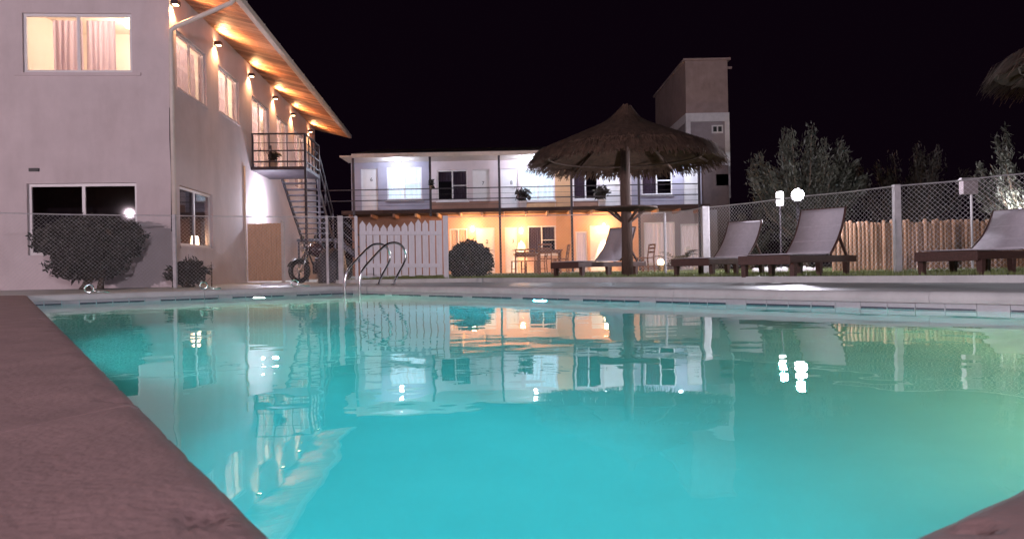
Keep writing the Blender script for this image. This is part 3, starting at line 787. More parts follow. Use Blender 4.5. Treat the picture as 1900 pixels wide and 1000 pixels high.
# lamps of that block
def eave_lamp(px, label, power=85):
    p = at(px, 296, 30.2); t = thing('ceiling_light', label, 'ceiling light', (p.x, 30.2, 4.985), 0, 'white lamps under the walkway eave')
    MB().lathe([(.09,-.03),(.10,0)],14).build('base', M['frame'], t)
    MB().lathe([(.02,-.12),(.06,-.11),(.08,-.06),(.075,-.031)],14).build('globe', M['bulb_cool'], t, True)
    light('walkway_light', 'POINT', (0,-.0,-.2), power, COLD, t, .07)
eave_lamp(737, 'white lamp under the far eave above the window beside door 6', 85)
eave_lamp(985, 'white lamp under the far eave above the bright window beside door 8', 120)
eave_lamp(1120, 'white lamp under the far eave hidden behind the thatched canopy', 90)
eave_lamp(1255, 'white lamp under the far eave beside door 10', 110)
def sconce(px, py, label, power=30):
    p = at(px, py, YW); t = thing('sconce', label, 'wall lamp', (p.x, YW, p.z), 0, 'warm lamps on the ground floor wall')
    MB().box(-.05,.05,-.03,-.001,-.08,.08).build('bracket', M['frame'], t)
    MB().lathe([(.045,-.12),(.05,-.11),(.055,.06),(.045,.10),(.02,.11)],12,(0,-.11,0)).build('shade', M['bulb_warm'], t, True)
    light('sconce_down', 'SPOT', (0,-.16,-.13), power*9, WARMW, t, .04, cone=40, blend=.5).rotation_euler = (R(7),0,0)
    light('sconce_glow', 'POINT', (0,-.75,.0), power*1.7, WARM, t, .08)
sconce(877, 425, 'warm wall lamp between the curtained window and door 2', 62)
sconce(967, 428, 'warm wall lamp between door 3 and the terrace window', 62)
sconce(1120, 420, 'warm wall lamp above the backrest of the lounger under the canopy', 62)

# plants on the walkway
def walkway_plant(px, py, label, seed):
    p = at(px, py, 30.1); t = thing('potted_plant', label, 'plant', (p.x, 30.1, Z1), 0, 'potted plants on the walkway')
    a = MB(); a.hexa([(-.13,-.13,0),(.13,-.13,0),(.13,.13,0),(-.13,.13,0),(-.15,-.15,.30),(.15,-.15,.30),(.15,.15,.30),(-.15,.15,.30)]); a.build('pot', M['band'], t)
    leaf_cloud(160, ball(.36,.2,.3,(0,0,.58),.1), .10, seed, 3).build('leaves', M['leaf_dark'], t)
walkway_plant(971, 383, 'white square potted plant on the walkway beside door 8', 21)
walkway_plant(1117, 380, 'white square potted plant on the walkway left of the canopy pole', 22)
t = thing('hanging_plant', 'small hanging plant on the walkway post beside door 6 window', 'plant', (fx(801,345,YF), YF-.12, 3.75), 0)
leaf_cloud(90, ball(.13,.1,.28,(0,0,.1),.1), .07, 23).build('leaves', M['leaf_dark'], t)
MB().lathe([(.05,-.12),(.08,0)],8).build('pot', M['timber'], t)

# ------------------------------------------------------------------ tower
tx0, tx1 = at(1275,300,31.4).x, at(1353,300,31.4).x
tw = thing('brown_tower', 'brown plastered tower with a white band rising behind the motel roof', 'tower', (tx0, 31.4, .05), 0, world=True)
zb0, zb1 = at(1315,226,31.4).z, at(1315,210,31.4).z; ztop = at(1315,113,31.4).z
MB().box(tx0, tx1, 31.4, 38.0, zb1, ztop).build('tank_wall', M['brick'], tw)
MB().box(tx0-.1, tx1+.12, 31.3, 38.1, ztop+.001, ztop+.09).build('parapet', M['brick'], tw)
MB().box(tx0-.03, tx1+.03, 31.36, 38.03, zb0, zb1-.001).build('band', M['band'], tw)
MB().box(tx0+.002, tx1-.002, 31.42, 37.99, .0, zb0-.001).build('shaft_wall', M['brickdim'], tw)
for x in (tx0-.02, tx1-.16): MB().box(x, x+.20, 31.385, 31.6, 3.2, zb0-.002).build('pier', M['band'], tw)
MB().box(tx0-.02, tx0+.18, 37.8, 38.02, 3.2, zb0-.002).build('pier', M['band'], tw)
wx, wz = at(1331,240,31.4).x, at(1331,240,31.4).z
v_ = MB(); v_.box(wx-.25,wx+.25,31.39,31.418,wz-.18,wz+.18); vv = v_.build('window', M['band'], tw)
for s in (-1,1): MB().box(wx+s*.11-.075,wx+s*.11+.075,31.375,31.389,wz-.11,wz+.11).build('pane', M['ink'], vv)
MB().tube([(tx1+.02,31.5,ztop-.3),(tx1+.22,31.5,ztop-.3)],.06,8).build('spout', M['brick'], tw)
an = MB(); ax_ = at(1330,330,31.3).x; MB().box(ax_-.1,ax_+.5,31.05,31.4,3.7,4.2).build('air_unit', M['brickdim'], tw)
MB().box(X(1303), X(1353), 31.05, 31.3, Z0-.1, 4.6).build('service_wall', mat('wall_dark', (.12,.085,.085), .85), tw)

# ------------------------------------------------------------------ wire fences
def fence(name, label, pts, posts, zt=1.44, pitch=.075, wire=.0018):
    """pts: ground polyline of (x, y, ground z); posts: list of (index param point, width)"""
    r = thing(name, label, 'fence', (pts[0][0], pts[0][1], pts[0][2]), 0, world=True)
    for (x, y, zg, w_, mt) in posts:
        MB().box(x-w_/2, x+w_/2, y-w_/2, y+w_/2, zg-.08, zt+.02).build('post', mt, r, bevel=.01)
    for (x0,y0,z0),(x1,y1,z1) in zip(pts[:-1], pts[1:]):
        a = Vector((x0,y0)); b = Vector((x1,y1)); d = b-a; le = d.length; d.normalize()
        n_ = max(2, int(le/.8)); wv = []
        for k in range(n_+1):
            p = a + d*le*k/n_; wv.append((p.x, p.y, zt - .012*math.sin(math.pi*k/n_) + random.uniform(-.004,.004)))
        MB().tube(wv, .010, 5).build('top_wire', M['zinc'], r)
        zb = max(z0, z1)+.03; H = zt-.02-zb; m_ = MB()
        def P(s, z): p = a + d*s; return (p.x, p.y, z)
        nw = int((le+H)/pitch)
        for k in range(nw):
            for sg in (1,-1):
                s0 = -H + k*pitch if sg > 0 else k*pitch; s1 = s0 + sg*H if sg > 0 else s0 - H
                zz0, zz1 = zb, zb+H
                # clip to the panel
                if sg > 0:
                    if s1 <= 0 or s0 >= le: continue
                    if s0 < 0: zz0 += -s0; s0 = 0
                    if s1 > le: zz1 -= (s1-le); s1 = le
                else:
                    if s0 <= 0 or s1 >= le: continue
                    if s0 > le: zz0 += s0-le; s0 = le
                    if s1 < 0: zz1 -= -s1; s1 = 0
                if zz1-zz0 < .01: continue
                m_.tube([P(s0,zz0), P(s1,zz1)], wire, 3, False)
        tag(m_.build('chain_link', M['zinc'], r), kind='stuff')
    return r
def gp(px, D, z): return (gx(px, D), D, z)
fence('wire_fence', 'low chain link fence along the hotel side of the pool', [gp(-120,12.6,-.02), gp(325,14.4,-.02), gp(610,15.4,-.02), gp(662,15.65,-.02)],
      [(*gp(325,14.4,-.02), .07, M['post']), (*gp(633,15.5,-.02), .10, M['post']), (*gp(662,15.65,-.02), .06, M['white_wood']), (*gp(608,15.36,-.02), .05, M['post'])], wire=.0012)
fence('wire_fence', 'chain link fence running behind the loungers to the right edge', [gp(828,16.05,.05), gp(1235,16.2,.05), gp(1310,14.9,.05), gp(1490,12.9,.05), gp(1665,11.4,.05), gp(1870,10.25,.05), gp(2150,9.0,.05)],
      [(*gp(828,16.05,.05), .11, M['white_wood']), (*gp(1235,16.2,.05), .05, M['post']), (*gp(1310,14.9,.05), .15, M['post']), (*gp(1666,11.4,.05), .10, M['post']), (*gp(2000,9.65,.05), .10, M['post'])])

# white picket gate
ga = Vector(gp(667,15.72,.05)); gbv = Vector(gp(822,15.98,.05))
gt = thing('picket_gate', 'white wooden picket gate with pointed boards beside the pool ladder', 'gate', ga, 0, world=True)
dv = (gbv-ga); ll = dv.length; dv.normalize(); nv = Vector((-dv.y, dv.x, 0)); npk = 12
for k in range(npk):
    w_ = ll/npk; c_ = ga + dv*(w_*(k+.5)); hw = w_*.5-.009-random.random()*.006
    ht = 1.32 - .10*math.sin(math.pi*min(1, (k+.5)/8.5))+random.uniform(-.012,.012) if k < 10 else 1.30
    lean = random.uniform(-.006,.006); m_ = MB(); z0 = .06+random.uniform(0,.03)
    for q in (0, 1):
        o_ = nv*(.011 if q else -.011)
        tip = .09 if k < 10 else .0
        m_.v += [tuple(c_+o_+dv*(-hw)+Vector((0,0,z0))), tuple(c_+o_+dv*hw+Vector((0,0,z0))), tuple(c_+o_+dv*(hw+lean)+Vector((0,0,ht-tip))), tuple(c_+o_+dv*lean+Vector((0,0,ht+.001))), tuple(c_+o_+dv*(-hw+lean)+Vector((0,0,ht-tip)))]
    m_.f = [(0,1,2,3,4),(9,8,7,6,5)] + [(i, (i+1)%5, (i+1)%5+5, i+5) for i in range(5)]
    m_.build('picket', M['white_wood'], gt)
for z in (.30, 1.02):
    MB().bar(ga+dv*.02-nv*.03+Vector((0,0,z+.02)), gbv-dv*.02-nv*.03+Vector((0,0,z-.01)), .036, .085).build('rail', M['white_wood'], gt)

# ------------------------------------------------------------------ pool ladder
eA = (Rr-Fc).normalized(); nA = Vector((eA.y, -eA.x)); nA = -nA if nA.dot(Vector((1,1))) < 0 else nA
base = Fc + eA*.35
lt = thing('pool_ladder', 'polished steel pool ladder with two looped handrails by the gate', 'ladder', (base.x, base.y, 0), 0, world=True)
for k in (0, 1):
    p = base + eA*(.5*k)
    def q(d, z): return (p.x+nA.x*d, p.y+nA.y*d, z)
    pts = [q(-.13,-.95), q(-.13,-.2), q(-.12,.12), q(-.09,.24), q(.0,.34), q(.22,.55), q(.36,.66), q(.46,.70), q(.58,.70), q(.68,.65), q(.74,.56), q(.75,.46), q(.70,.34), q(.60,.2), q(.52,.06), q(.50,-.03)]
    # smooth the polyline once (Chaikin)
    for _ in range(2):
        n2 = [pts[0]]
        for a, b in zip(pts[:-1], pts[1:]):
            a = Vector(a); b = Vector(b); n2 += [tuple(a*.75+b*.25), tuple(a*.25+b*.75)]
        pts = n2 + [pts[-1]]
    MB().tube(pts, .019, 10).build('hand_rail', M['steel'], lt, True)
    MB().lathe([(.05,0),(.05,.012),(.022,.02)], 14, (p.x+nA.x*.5, p.y+nA.y*.5, 0.002)).build('flange', M['steel'], lt)
for z in (-.28,-.55,-.82):
    a = base - nA*.13; b = a + eA*.5; MB().bar((a.x,a.y,z),(b.x,b.y,z),.08,.03).build('step', M['steel'], lt)

# anchor rings on the far short coping, loose board
eB = (Fc-L).normalized(); nB = Vector((-eB.y, eB.x))
for k, (t_, lb) in enumerate(((.16,'steel ring with a bent rod on the far coping before the large shrub'), (.50,'steel ring with a bent rod on the far coping before the corner of the hotel'), (.82,'steel ring with a bent rod on the far coping before the timber gate'))):
    p = L.lerp(Fc, t_) + nB*.06; t = thing('anchor_ring', lb, 'anchor ring', (p.x, p.y, .003), math.atan2(eB.y, eB.x), 'anchor rings on the far coping')
    MB().torus((0,0,.062),(.15,1,0),.055,.011,20,8).build('ring', M['steel'], t, True)
    MB().tube([(.05,0,.03),(.10,-.01,.02),(.18,-.03,.012),(.24,-.05,.011)],.011,8).build('rod', M['steel'], t, True)
p = at(518, 520, 15.0)
t = thing('loose_board', 'narrow white board lying on the ground before the stairs', 'board', (p.x, 15.0, -.02), R(24))
MB().box(-.36,.36,-.05,.05,.0,.045).build('plank', M['white_wood'], t, bevel=.006)
for x in (-.25,.25): MB().box(x-.03,x+.03,-.055,.055,.046,.058).build('batten', M['white_wood'], t)

# ------------------------------------------------------------------ thatched canopies
def palapa(x, y, zg, label, rad=1.84, ztop=3.38, zr=2.36, shelf=True, seed=1, n=15000):
    t = thing('thatched_umbrella', label, 'umbrella', (x, y, zg), 0)
    r_ = random.Random(seed)
    pole = MB(); pole.tube([(0,0,-.05),(.01,0,.8),(-.01,.01,1.6),(0,0,2.4),(0,0,ztop-zg-.3)], [.115,.105,.10,.09,.06], 12)
    pole.build('pole', M['pole_wood'], t, True)
    def zc(r): return ztop - zg - .22 - (ztop-zr-.22)*(r/rad)**.95 + .17*math.exp(-(r/.20)**2)
    core = MB(); nn = 40; rs = [0.02,.2,.5,.9,1.3,1.6,rad-.08]
    for r in rs:
        for k in range(nn):
            a = 6.2832*k/nn; rr = r*(1+.03*mn.noise(Vector((math.cos(a)*2, math.sin(a)*2, seed))))
            core.v.append((rr*math.cos(a), rr*math.sin(a), zc(r)-.06))
    for i in range(len(rs)-1):
        for k in range(nn): core.f.append((i*nn+k, i*nn+(k+1)%nn, (i+1)*nn+(k+1)%nn, (i+1)*nn+k))
    core.build('underlay', M['thatch'], t, True)
    for k in range(10):
        a = 6.2832*(k+.3)/10; MB().tube([(.07*math.cos(a),.07*math.sin(a),zc(.1)-.16),((rad-.12)*math.cos(a),(rad-.12)*math.sin(a),zc(rad-.12)-.12)],[.035,.025],7).build('rafter', M['pole_wood'], t)
    for rr in (.8,1.5):
        ring = [(rr*math.cos(6.2832*k/24), rr*math.sin(6.2832*k/24), zc(rr)-.13) for k in range(25)]; MB().tube(ring,.018,6).build('hoop', M['pole_wood'], t)
    th = MB()
    for _ in range(n):
        tier = r_.random()**.6; r0 = .02+tier*(rad-.10); r0 = round(r0/.19)*.19*.75+r0*.25
        a = r_.random()*6.2832; le = .30+.25*r_.random(); w_ = .006+.008*r_.random()
        lift = .015+.05*r_.random(); droop = r_.random()*.06
        ja = r_.gauss(0,.16)
        r1 = r0+le*.82
        z0 = zc(max(.01,r0))+lift; z1 = zc(min(r1, rad+.1))+lift-droop
        if r1 > rad: z1 -= (r1-rad)*.55+r_.random()*.05; r1 = rad+(r1-rad)*.40
        ca, sa = math.cos(a), math.sin(a); a1 = a+ja*le/max(r1,.3); cb, sb_ = math.cos(a1), math.sin(a1)
        tx, ty = -sa*w_, ca*w_
        p0 = (r0*ca, r0*sa, z0); p1 = (r1*cb, r1*sb_, z1)
        th.quad((p0[0]-tx,p0[1]-ty,p0[2]), (p0[0]+tx,p0[1]+ty,p0[2]), (p1[0]+tx*.6,p1[1]+ty*.6,p1[2]), (p1[0]-tx*.6,p1[1]-ty*.6,p1[2]))
    for _ in range(900):          # tuft at the top
        a = r_.random()*6.2832; r0 = r_.random()*.10; r1 = r0+.10+.22*r_.random()
        ca, sa = math.cos(a), math.sin(a); z0 = ztop-zg-.10+r_.random()*.12-r0*.5; w_ = .007
        p0 = (r0*ca+.05, r0*sa, z0); p1 = (r1*ca+.02, r1*sa, zc(r1)+.05*r_.random())
        th.quad((p0[0]-sa*w_,p0[1]+ca*w_,p0[2]), (p0[0]+sa*w_,p0[1]-ca*w_,p0[2]), (p1[0]+sa*w_,p1[1]-ca*w_,p1[2]), (p1[0]-sa*w_,p1[1]+ca*w_,p1[2]))
    tag(th.build('thatch', M['thatch'], t), kind='stuff')
    if shelf:
        MB().lathe([(.10,-.05),(.50,-.02),(.60,-.005),(.60,.025),(.12,.03)], 28, (0,0,1.30)).build('round_shelf', M['pole_wood'], t)
        for k in range(4):
            a = k*1.57+.4; MB().bar((.09*math.cos(a),.09*math.sin(a),1.05),(.42*math.cos(a),.42*math.sin(a),1.28),.04,.04).build('bracket', M['pole_wood'], t)
pp = at(1160, 500, 13.8)
palapa(pp.x+.04, 13.8, .05, 'brown thatched umbrella on a dark pole in the middle of the lawn')
palapa(8.95, 9.9, .05, 'dim thatched umbrella whose rim enters at the upper right edge', 1.9, 4.15, 3.05, False, 9, 9000)

# ------------------------------------------------------------------ loungers
def lounger(fx_, fy_, phi, ang, label):
    """(fx_, fy_): ground point under the near foot corner"""
    a = Vector((math.cos(phi), math.sin(phi))); l = Vector((-a.y, a.x)); o = Vector((fx_, fy_)) + l*.35
    t = thing('sun_lounger', label, 'sun lounger', (o.x, o.y, .05), phi, 'sun loungers on the lawn')
    W = M['lounger_wood']
    for s in (-1,1):
        MB().box(0,2.05,s*.35-.022,s*.35+.022,.19,.285).build('side_rail', W, t, bevel=.006)
        for x in (.10,.85,1.72): MB().hexa([(x-.035,s*.35-.03,0),(x+.035,s*.35-.03,0),(x+.035,s*.35+.03,0),(x-.035,s*.35+.03,0),(x-.045,s*.35-.034,.188),(x+.045,s*.35-.034,.188),(x+.045,s*.35+.034,.188),(x-.045,s*.35+.034,.188)]).build('leg', W, t)
    MB().box(-.03,-.001,-.375,.375,.17,.29).build('foot_board', W, t, bevel=.006)
    for x in (.5,1.0,1.5,2.0): MB().box(x-.03,x+.03,-.327,.327,.20,.25).build('cross_bar', W, t)
    ca, sa = math.cos(ang), math.sin(ang); hx = 1.25
    prof = [(0.02,.300),(.4,.296),(.8,.294),(1.1,.296),(hx-.04,.302)]
    m_ = MB()
    for (x,z) in prof: m_.v += [(x,-.325,z),(x,.325,z)]
    k0 = len(prof)
    for i in range(k0-1): m_.f.append((2*i,2*i+1,2*i+3,2*i+2))
    sl = m_.build('seat_sling', M['sling'], t, True); md = sl.modifiers.new('solid','SOLIDIFY'); md.thickness = .012
    m_ = MB(); pr = []
    for q in range(13):
        u = q/12; s_ = u*.86; bow = .05*math.sin(math.pi*u)-.05*(u**3)
        pr.append((hx+s_*ca+bow*sa, .305+s_*sa-bow*ca))
    for (x,z) in pr: m_.v += [(x,-.325,z),(x,.325,z)]
    for i in range(12): m_.f.append((2*i,2*i+1,2*i+3,2*i+2))
    bk = m_.build('back_sling', M['sling'], t, True); md = bk.modifiers.new('solid','SOLIDIFY'); md.thickness = .014
    for q in (4, 8):
        (xa, za), (xb, zb_) = pr[q], pr[q+1]; nx, nz_ = -(zb_-za), (xb-xa); nl = math.hypot(nx, nz_); nx /= nl; nz_ /= nl
        MB().bar((xa+nx*.006,-.322,za+nz_*.006),(xa+nx*.006,.322,za+nz_*.006),.012,.018).build('seam', M['sling'], bk)
    for s in (-1,1):
        MB().tube([(x,s*.337,z) for x,z in pr],.018,6).build('back_rail', W, t, True)
        bx_, bz_ = pr[6]
        MB().bar((bx_+.02,s*.30,bz_),(hx+.62,s*.30,.27),.03,.035).build('prop', W, t)
    MB().bar((pr[-1][0],-.34,pr[-1][1]),(pr[-1][0],.34,pr[-1][1]),.03,.03).build('top_bar', W, t)
    MB().bar((hx+.62,-.30,.27),(hx+.62,.30,.27),.03,.03).build('prop_bar', W, t)
cA = Vector((gx(1152,14.35), 14.35)); ph = R(42)
lounger(cA.x-1.25*math.cos(ph), cA.y-1.25*math.sin(ph), ph, R(50), 'sun lounger with raised grey back beside the thatched umbrella pole')
cB = Vector((gx(1388,12.6), 12.6)); ph = R(42)
lounger(cB.x-1.25*math.cos(ph), cB.y-1.25*math.sin(ph), ph, R(48), 'sun lounger with raised grey back beside the thick concrete fence post')
lounger(gx(1465,9.3), 9.3, R(42), R(49), 'sun lounger with curved raised back in front of the white flood lamp')
lounger(gx(1812,8.5), 8.5, R(31), R(37), 'sun lounger cut by the right edge before the brown palisade')

# ------------------------------------------------------------------ palisade, garden lamps, box
pa = thing('palisade', 'low brown palisade of upright poles behind the wire fence', 'fence', (gx(1545,14), 14, .05), 0, world=True)
x = gx(1548, 14.0); k = 0
pm = [MB().lathe([(.040,0),(.044,.3),(.042,.9),(.036,.965),(.012,.985)], 9).mesh('pole', M['palisade']) for _ in range(1)][0]
while x < 12.6:
    o = bpy.data.objects.new('pole', pm); col.objects.link(o); o.parent = pa; s_ = random.uniform(.96,1.03)
    o.location = Vector((x, 14.0+random.uniform(-.012,.012), .05)) - pa.location; o.scale = (random.uniform(.85,1.08), random.uniform(.85,1.05), s_)
    o.rotation_euler = (random.uniform(-.012,.012), random.uniform(-.014,.014), random.random()*6)
    x += random.uniform(.074,.088); k += 1
for z in (.3,.75): MB().box(gx(1545,14),12.6,14.05,14.09,z,z+.07).build('rail', M['palisade'], pa)

def flood(x, y, z, label, power, color, r=.10, em='bulb', zg=.05):
    t = thing('garden_lamp', label, 'garden lamp', (x, y, zg), 0)
    MB().tube([(0,0,0),(0,0,z-zg-r*1.2)],.03,10).build('post', BL, t, True)
    MB().lathe([(.04,z-zg-r*1.35),(.07,z-zg-r*1.1),(.06,z-zg-r*.95)],14).build('collar', BL, t)
    prof = [(r*math.cos(a)+.001, z-zg+r*math.sin(a)) for a in [R(-70+20*q) for q in range(9)]]
    MB().lathe(prof, 16).build('globe', M[em], t, True)
    MB().lathe([(r*.55,z-zg+r*.80),(r*.62,z-zg+r*.84),(r*.30,z-zg+r*1.06),(.01,z-zg+r*1.12)],14).build('cap', BL, t, True)
    light('garden_light', 'POINT', (0,-.0,z-zg+r*1.12+.08), power, color, t, .08)
    return t
p = at(1480, 362, 13.5); flood(p.x, 13.5, p.z, 'glaring white globe lamp beyond the wire fence behind the loungers', 330, (.90,.86,1.0), .11)
p = at(1893, 395, 14.15); flood(p.x, 14.15, p.z, 'white globe lamp at the right edge below the lit tree', 75, (.92,.95,1.0), .09)
p = at(1447, 368, 16.3)
t = thing('lantern', 'small white cylinder lantern left of the glaring globe lamp', 'garden lamp', (p.x, 16.3, .05), 0)
zb = p.z-.05
MB().tube([(0,0,0),(0,0,zb-.17)],.025,8).build('post', BL, t)
MB().lathe([(.075,zb-.16),(.08,zb-.02)],14).build('lower_glass', M['bulb_soft'], t)
MB().lathe([(.084,zb-.018),(.084,zb+.004)],14).build('band', BL, t)
MB().lathe([(.08,zb+.006),(.078,zb+.13),(.05,zb+.15)],14).build('upper_glass', M['bulb_soft'], t)
light('lantern_light', 'POINT', (0,0,zb+.24), 520, (.9,.88,1.0), t, .08)
# lamp on the near side of the pool, seen only as a glint in the lower window
flood(-15.3, -4.0, 3.1, 'white globe lamp on a tall post beyond the near end of the pool', 4700, (1.0,.78,.86), .06, 'bulb', -.02)
flood(3.0, -9.0, 3.6, 'added white fill lamp on a tall post behind the near short end of the pool', 4600, (.96,.86,1.0), .12, 'bulb', -.02)  # unseen lamp, added to weaken facade shadows and light the lounger fronts
# uplight by the palm plant
p = at(1226, 487, 25.6)
t = thing('ground_spotlight', 'warm spotlight on the terrace lawn beside the palm plant', 'spotlight', (p.x, 25.6, .05), 0)
MB().lathe([(.09,0),(.10,.1),(.12,.22),(.10,.25)],14).build('housing', BL, t)
MB().lathe([(.10,.251),(.12,.30),(.10,.40),(.02,.45)],14).build('lens', M['bulb_warm'], t, True)
light('spot_light', 'POINT', (.1,-.3,.5), 150, (1.0,.62,.25), t, .1)
p = at(1797, 347, 13.4)
t = thing('utility_box', 'grey utility box on a thin pole behind the wire fence', 'box', (p.x, 13.4, .05), 0)
MB().tube([(.05,0,0),(.05,0,p.z-.19)],.02,8).build('pole', M['post'], t)
MB().box(-.14,.14,-.07,.07,p.z-.19,p.z+.06).build('cabinet', M['brickdim'], t, bevel=.01)
MB().hexa([(-.17,-.1,p.z+.061),(.17,-.1,p.z+.061),(.17,.1,p.z+.061),(-.17,.1,p.z+.061),(-.15,-.02,p.z+.12),(.15,-.02,p.z+.12),(.15,.02,p.z+.12),(-.15,.02,p.z+.12)]).build('lid', M['post'], t)
for k, px in enumerate((1404, 1421, 1443, 1458, 1474, 1489, 1505, 1519)):
    s_ = .07+.03*random.random(); q = ['farthest left of the row', 'second from the left of the row', 'third from the left of the row', 'fourth from the left of the row', 'fourth from the right of the row', 'third from the right of the row', 'second from the right of the row', 'farthest right of the row'][k]
    m_ = MB(); m_.lathe([(s_*.7,0),(s_,.03),(s_*.85,.08),(s_*.35,.11)],9)
    o = m_.build('edging_stone', M['band'], None, True); o.location = (gx(px,14.8), 14.8+random.uniform(-.1,.1), .05); o.rotation_euler = (0,0,k)
    o.scale = (1.15, .8, .9+.3*random.random())
    tag(o, 'white painted edging stone beyond the wire fence, ' + q, 'stone', 'white edging stones')

# ------------------------------------------------------------------ terrace furniture
def chair(x, y, zg, rz, m, label, grp='wooden chairs on the terrace'):
    t = thing('dining_chair', label, 'chair', (x, y, zg), rz, grp)
    for sx in (-1,1):
        MB().bar((sx*.19,-.19,0),(sx*.18,-.18,.44),.035,.035).build('leg', m, t)
        MB().bar((sx*.19,.21,0),(sx*.18,.18,.44),.035,.035).build('leg', m, t)
        MB().bar((sx*.18,.18,.46),(sx*.18,.25,.88),.03,.035).build('back_post', m, t)
    MB().box(-.21,.21,-.21,.20,.441,.47).build('seat', m, t, bevel=.006)
    for z in (.60,.72,.83): MB().box(-.16,.16,.19+(z-.46)*.166-.01,.19+(z-.46)*.166+.01,z,z+.06).build('back_slat', m, t)
    for sx in (-1,1): MB().bar((sx*.185,-.17,.18),(sx*.185,.19,.18),.02,.025).build('stretcher', m, t)
def table(x, y, zg, w_, d_, m, label):
    t = thing('dining_table', label, 'table', (x, y, zg), 0)
    n_ = 6
    for k in range(n_): MB().box(-w_/2, w_/2, -d_/2+d_/n_*k+.004, -d_/2+d_/n_*(k+1)-.004, .70, .73).build('top_slat', m, t)
    MB().box(-w_/2+.04,w_/2-.04,-d_/2+.03,d_/2-.03,.64,.698).build('apron', m, t)
    for sx in (-1,1):
        for sy in (-1,1): MB().bar((sx*(w_/2-.07),sy*(d_/2-.07),0),(sx*(w_/2-.07),sy*(d_/2-.07),.64),.05,.05).build('leg', m, t)
FW = mat('terrace_furniture_wood', (.30,.12,.06), .55, var=.25, scale=5, stretch=(3,3,12))
def gxx(px, D): return at(px, 495, D).x
table(gxx(977,26.0), 26.0, .05, .95, .7, FW, 'wooden dining table nearest door 3 on the terrace')
table(gxx(1020,21.2), 21.2, .05, .75, .7, FW, 'wooden dining table nearer the lawn beside the terrace window')
chair(gxx(962,25.3), 25.3, .05, R(200), FW, 'wooden slat chair at the left end of the table by door 3')
chair(gxx(985,25.2), 25.2, .05, R(170), FW, 'wooden slat chair in front of the table by door 3')
chair(gxx(1003,26.1), 26.1, .05, R(-80), FW, 'wooden slat chair between the two terrace tables')
chair(gxx(1041,21.3), 21.3, .05, R(-85), FW, 'wooden slat chair at the right end of the nearer terrace table')
chair(gxx(1012,20.5), 20.5, .05, R(175), FW, 'wooden slat chair in front of the nearer terrace table')
chair(gxx(1180,22.0), 22.0, .05, R(80), FW, 'wooden slat chair just right of the thatched umbrella pole')
chair(gxx(1198,22.2), 22.2, .05, R(-70), FW, 'wooden slat chair left of the warm ground spotlight')
chair(gxx(1288,27.0), 27.0, .05, R(35), M['white_wood'], 'white chair beside the glazed door at the right end of the terrace', 'white chairs')

# ------------------------------------------------------------------ plants and trees
def stems(t, pts, m=M['bark']):
    for i, (p, r) in enumerate(pts): MB().tube(p, r, 7).build('stem', m, t, True)
def shrub(name, label, x, y, zg, rx, ry, rz, zc_, n, size, m, seed, nst=5, lump=.25, shell=.45):
    t = thing(name, label, 'shrub', (x, y, zg), 0); r_ = random.Random(seed)
    for _ in range(nst):
        a = r_.random()*6.28; e = Vector((math.cos(a)*rx*.55, math.sin(a)*ry*.5, zc_))
        b0 = Vector((r_.uniform(-.12,.12)*rx*2, r_.uniform(-.08,.08), -.02))
        MB().tube([b0, b0.lerp(e,.5)+Vector((r_.uniform(-.08,.08),0,.05)), e], [.04,.028,.012], 6).build('stem', M['bark'], t, True)
    leaf_cloud(n, ball(rx, ry, rz, (0,0,zc_), shell, lump, seed), size, seed).build('foliage', m, t)
    return t
sx_ = gx(166, 14.55)
t = shrub('large_shrub', 'large dark round shrub before the lower front window of the hotel', sx_, 14.6, -.02, 1.12, .62, .50, 1.0, 11000, .06, M['leaf_dark'], 31, 9, .22, .3)
leaf_cloud(4500, ball(.85,.45,.36,(-.05,0,.52),.1,.25,4), .055, 77).build('foliage', M['leaf_dark'], t)
shrub('small_shrub', 'low dark shrub at the hotel corner behind the fence post', gx(345,14.95), 14.95, -.02, .42, .25, .26, .28, 700, .08, M['leaf_dark'], 33, 4, .5, .2)
t = thing('young_plant', 'thin upright young plant beside the low corner shrub', 'plant', (gx(358,14.8), 14.8, -.02), 0)
for k in range(5):
    a = k*1.3; e = Vector((.13*math.cos(a), .1*math.sin(a), .45+.12*(k%3)))
    MB().tube([(0,0,0), e*.55+Vector((0,0,.05)), e], [.012,.009,.004], 5).build('stem', M['leaf_dark'], t)
leaf_cloud(90, ball(.14,.12,.28,(0,0,.42),.1), .06, 41, 3).build('leaves', M['leaf_dark'], t)
t = thing('young_plant', 'bare thin stake plant on the right of the corner shrub', 'plant', (gx(392,15.0), 15.0, -.02), 0)
MB().tube([(0,0,0),(.01,0,.3),(0,0,.52)], [.014,.012,.006], 6).build('stem', M['bark'], t)
leaf_cloud(16, ball(.05,.05,.12,(0,0,.4),.1), .04, 43, 3).build('leaves', M['leaf_dark'], t)
shrub('clipped_bush', 'clipped round dark bush to the right of the picket gate', gx(873,17.6), 17.6, .05, .56, .5, .47, .40, 9000, .052, M['leaf_hedge'], 35, 5, .2, .62)
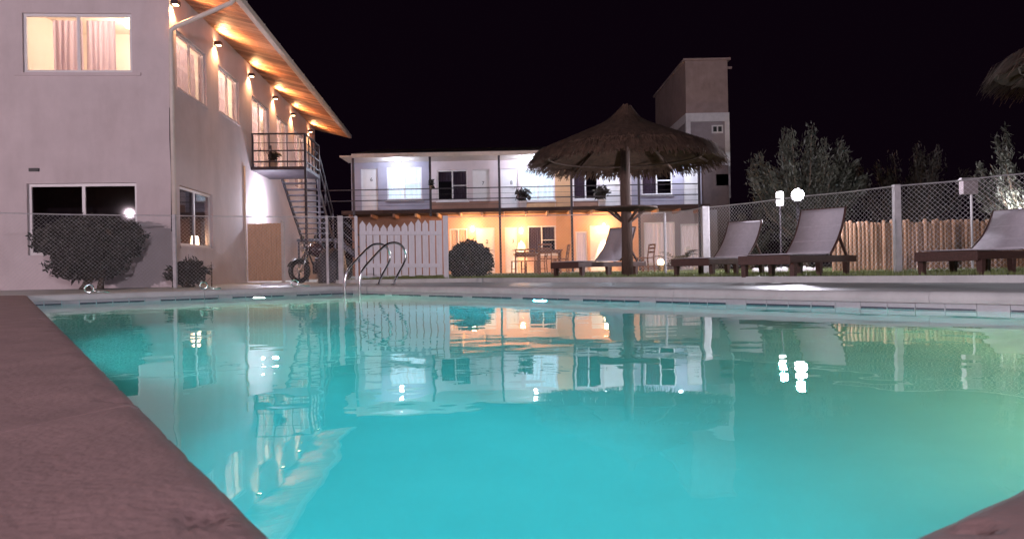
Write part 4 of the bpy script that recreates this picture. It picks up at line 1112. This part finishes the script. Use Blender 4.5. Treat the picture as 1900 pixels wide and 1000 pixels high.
# palm-like plant by the spotlight
p = at(1258, 495, 26.4)
t = thing('palm_plant', 'bushy palm plant lit by the warm ground spotlight', 'plant', (p.x, 26.4, .05), 0); r_ = random.Random(8)
for k in range(16):
    a = r_.random()*6.28; le = .55+.45*r_.random(); up = .5+.6*r_.random(); m_ = MB(); pts = []
    for q in range(8):
        u = q/7; pts.append(Vector((math.cos(a)*le*u, math.sin(a)*le*u*.6, .15+up*u*1.1-.55*u*u)))
    m_.tube(pts, .008, 4)
    for q in range(1,8):
        for s in (-1,1):
            for jj in range(3):
                b = pts[q]*(1-jj*.33*.14)+pts[q-1]*(jj*.33*.14); sd = Vector((-math.sin(a)*s, math.cos(a)*s, -.25))*(.16+.08*r_.random()); al = (pts[q]-pts[q-1]).normalized()*(.05+.03*jj)
                m_.tri(b-al*.25, b+al*.25, b+sd+al*1.5)
    m_.build('frond', M['leaf_dark'], t)
MB().tube([(0,0,-.02),(0,0,.25)],[.07,.05],8).build('stem', M['bark'], t)

def plume_tree(label, x, y, H, rad, n_pl, n_leaf, m, seed, zmin=.25, lsize=.07):
    t = thing('tree', label, 'tree', (x, y, .05), 0); r_ = random.Random(seed)
    MB().tube([(0,0,-.05),(.04,.02,H*.2),(.02,0,H*.45)], [.14,.11,.05], 9).build('trunk', M['bark'], t, True)
    crown = MB()
    for k in range(n_pl):
        a = r_.random()*6.2832; u = math.sqrt(r_.random()); rr = rad*u
        b = Vector((0,0,H*(.12+.18*r_.random()))); top = Vector((rr*math.cos(a), rr*math.sin(a), H*(zmin+.1) + H*(.95-zmin-.1)*(1-.62*u*u)*(.75+.3*r_.random())))
        mid = b.lerp(top,.5)+Vector((math.cos(a)*rr*.18, math.sin(a)*rr*.18, -H*.03))
        MB().tube([b, mid, top], [.04,.022,.006], 5).build('limb', M['bark'], t)
        for _ in range(n_leaf//n_pl):
            v_ = r_.random()**.75; c_ = b.lerp(mid, v_*2) if v_ < .5 else mid.lerp(top, (v_-.5)*2)
            w_ = rad*.20*(1.15-v_*.85)
            if c_.z < H*zmin*(.7+.3*r_.random()): continue
            p_ = c_+Vector((r_.gauss(0,w_*.6), r_.gauss(0,w_*.6), r_.gauss(0,w_*.6)))
            up = (top-b).normalized()+Vector((r_.gauss(0,.5), r_.gauss(0,.5), r_.gauss(0,.45))); up.normalize()
            sd = up.cross(Vector((r_.gauss(0,1), r_.gauss(0,1), r_.gauss(0,1)))).normalized()
            s_ = lsize*(.6+.8*r_.random())
            crown.quad(p_-up*s_, p_+sd*s_*.28, p_+up*s_, p_-sd*s_*.28)
    crown.build('crown', m, t)
plume_tree('feathery dark tree behind the glaring globe lamp', gx(1492,21.5)+.05, 21.5, 4.55, 1.95, 34, 15000, M['leaf_pale'], 51, .25)
plume_tree('grey green tree lit from below at the right edge', gx(1915,14.6), 14.6, 3.3, 1.05, 26, 9000, M['leaf_pale'], 52, .25, .055)
plume_tree('dim tree in the dark between the tower and the feathery tree', gx(1395,24), 24.0, 2.3, .9, 14, 4000, M['leaf_pale'], 53, .2)
plume_tree('tall dim tree almost lost in the dark behind the palisade', gx(1690,24), 24.0, 4.6, 2.2, 22, 8000, M['leaf_dark'], 54, .25)

for o in worldroots: del o["_w"]
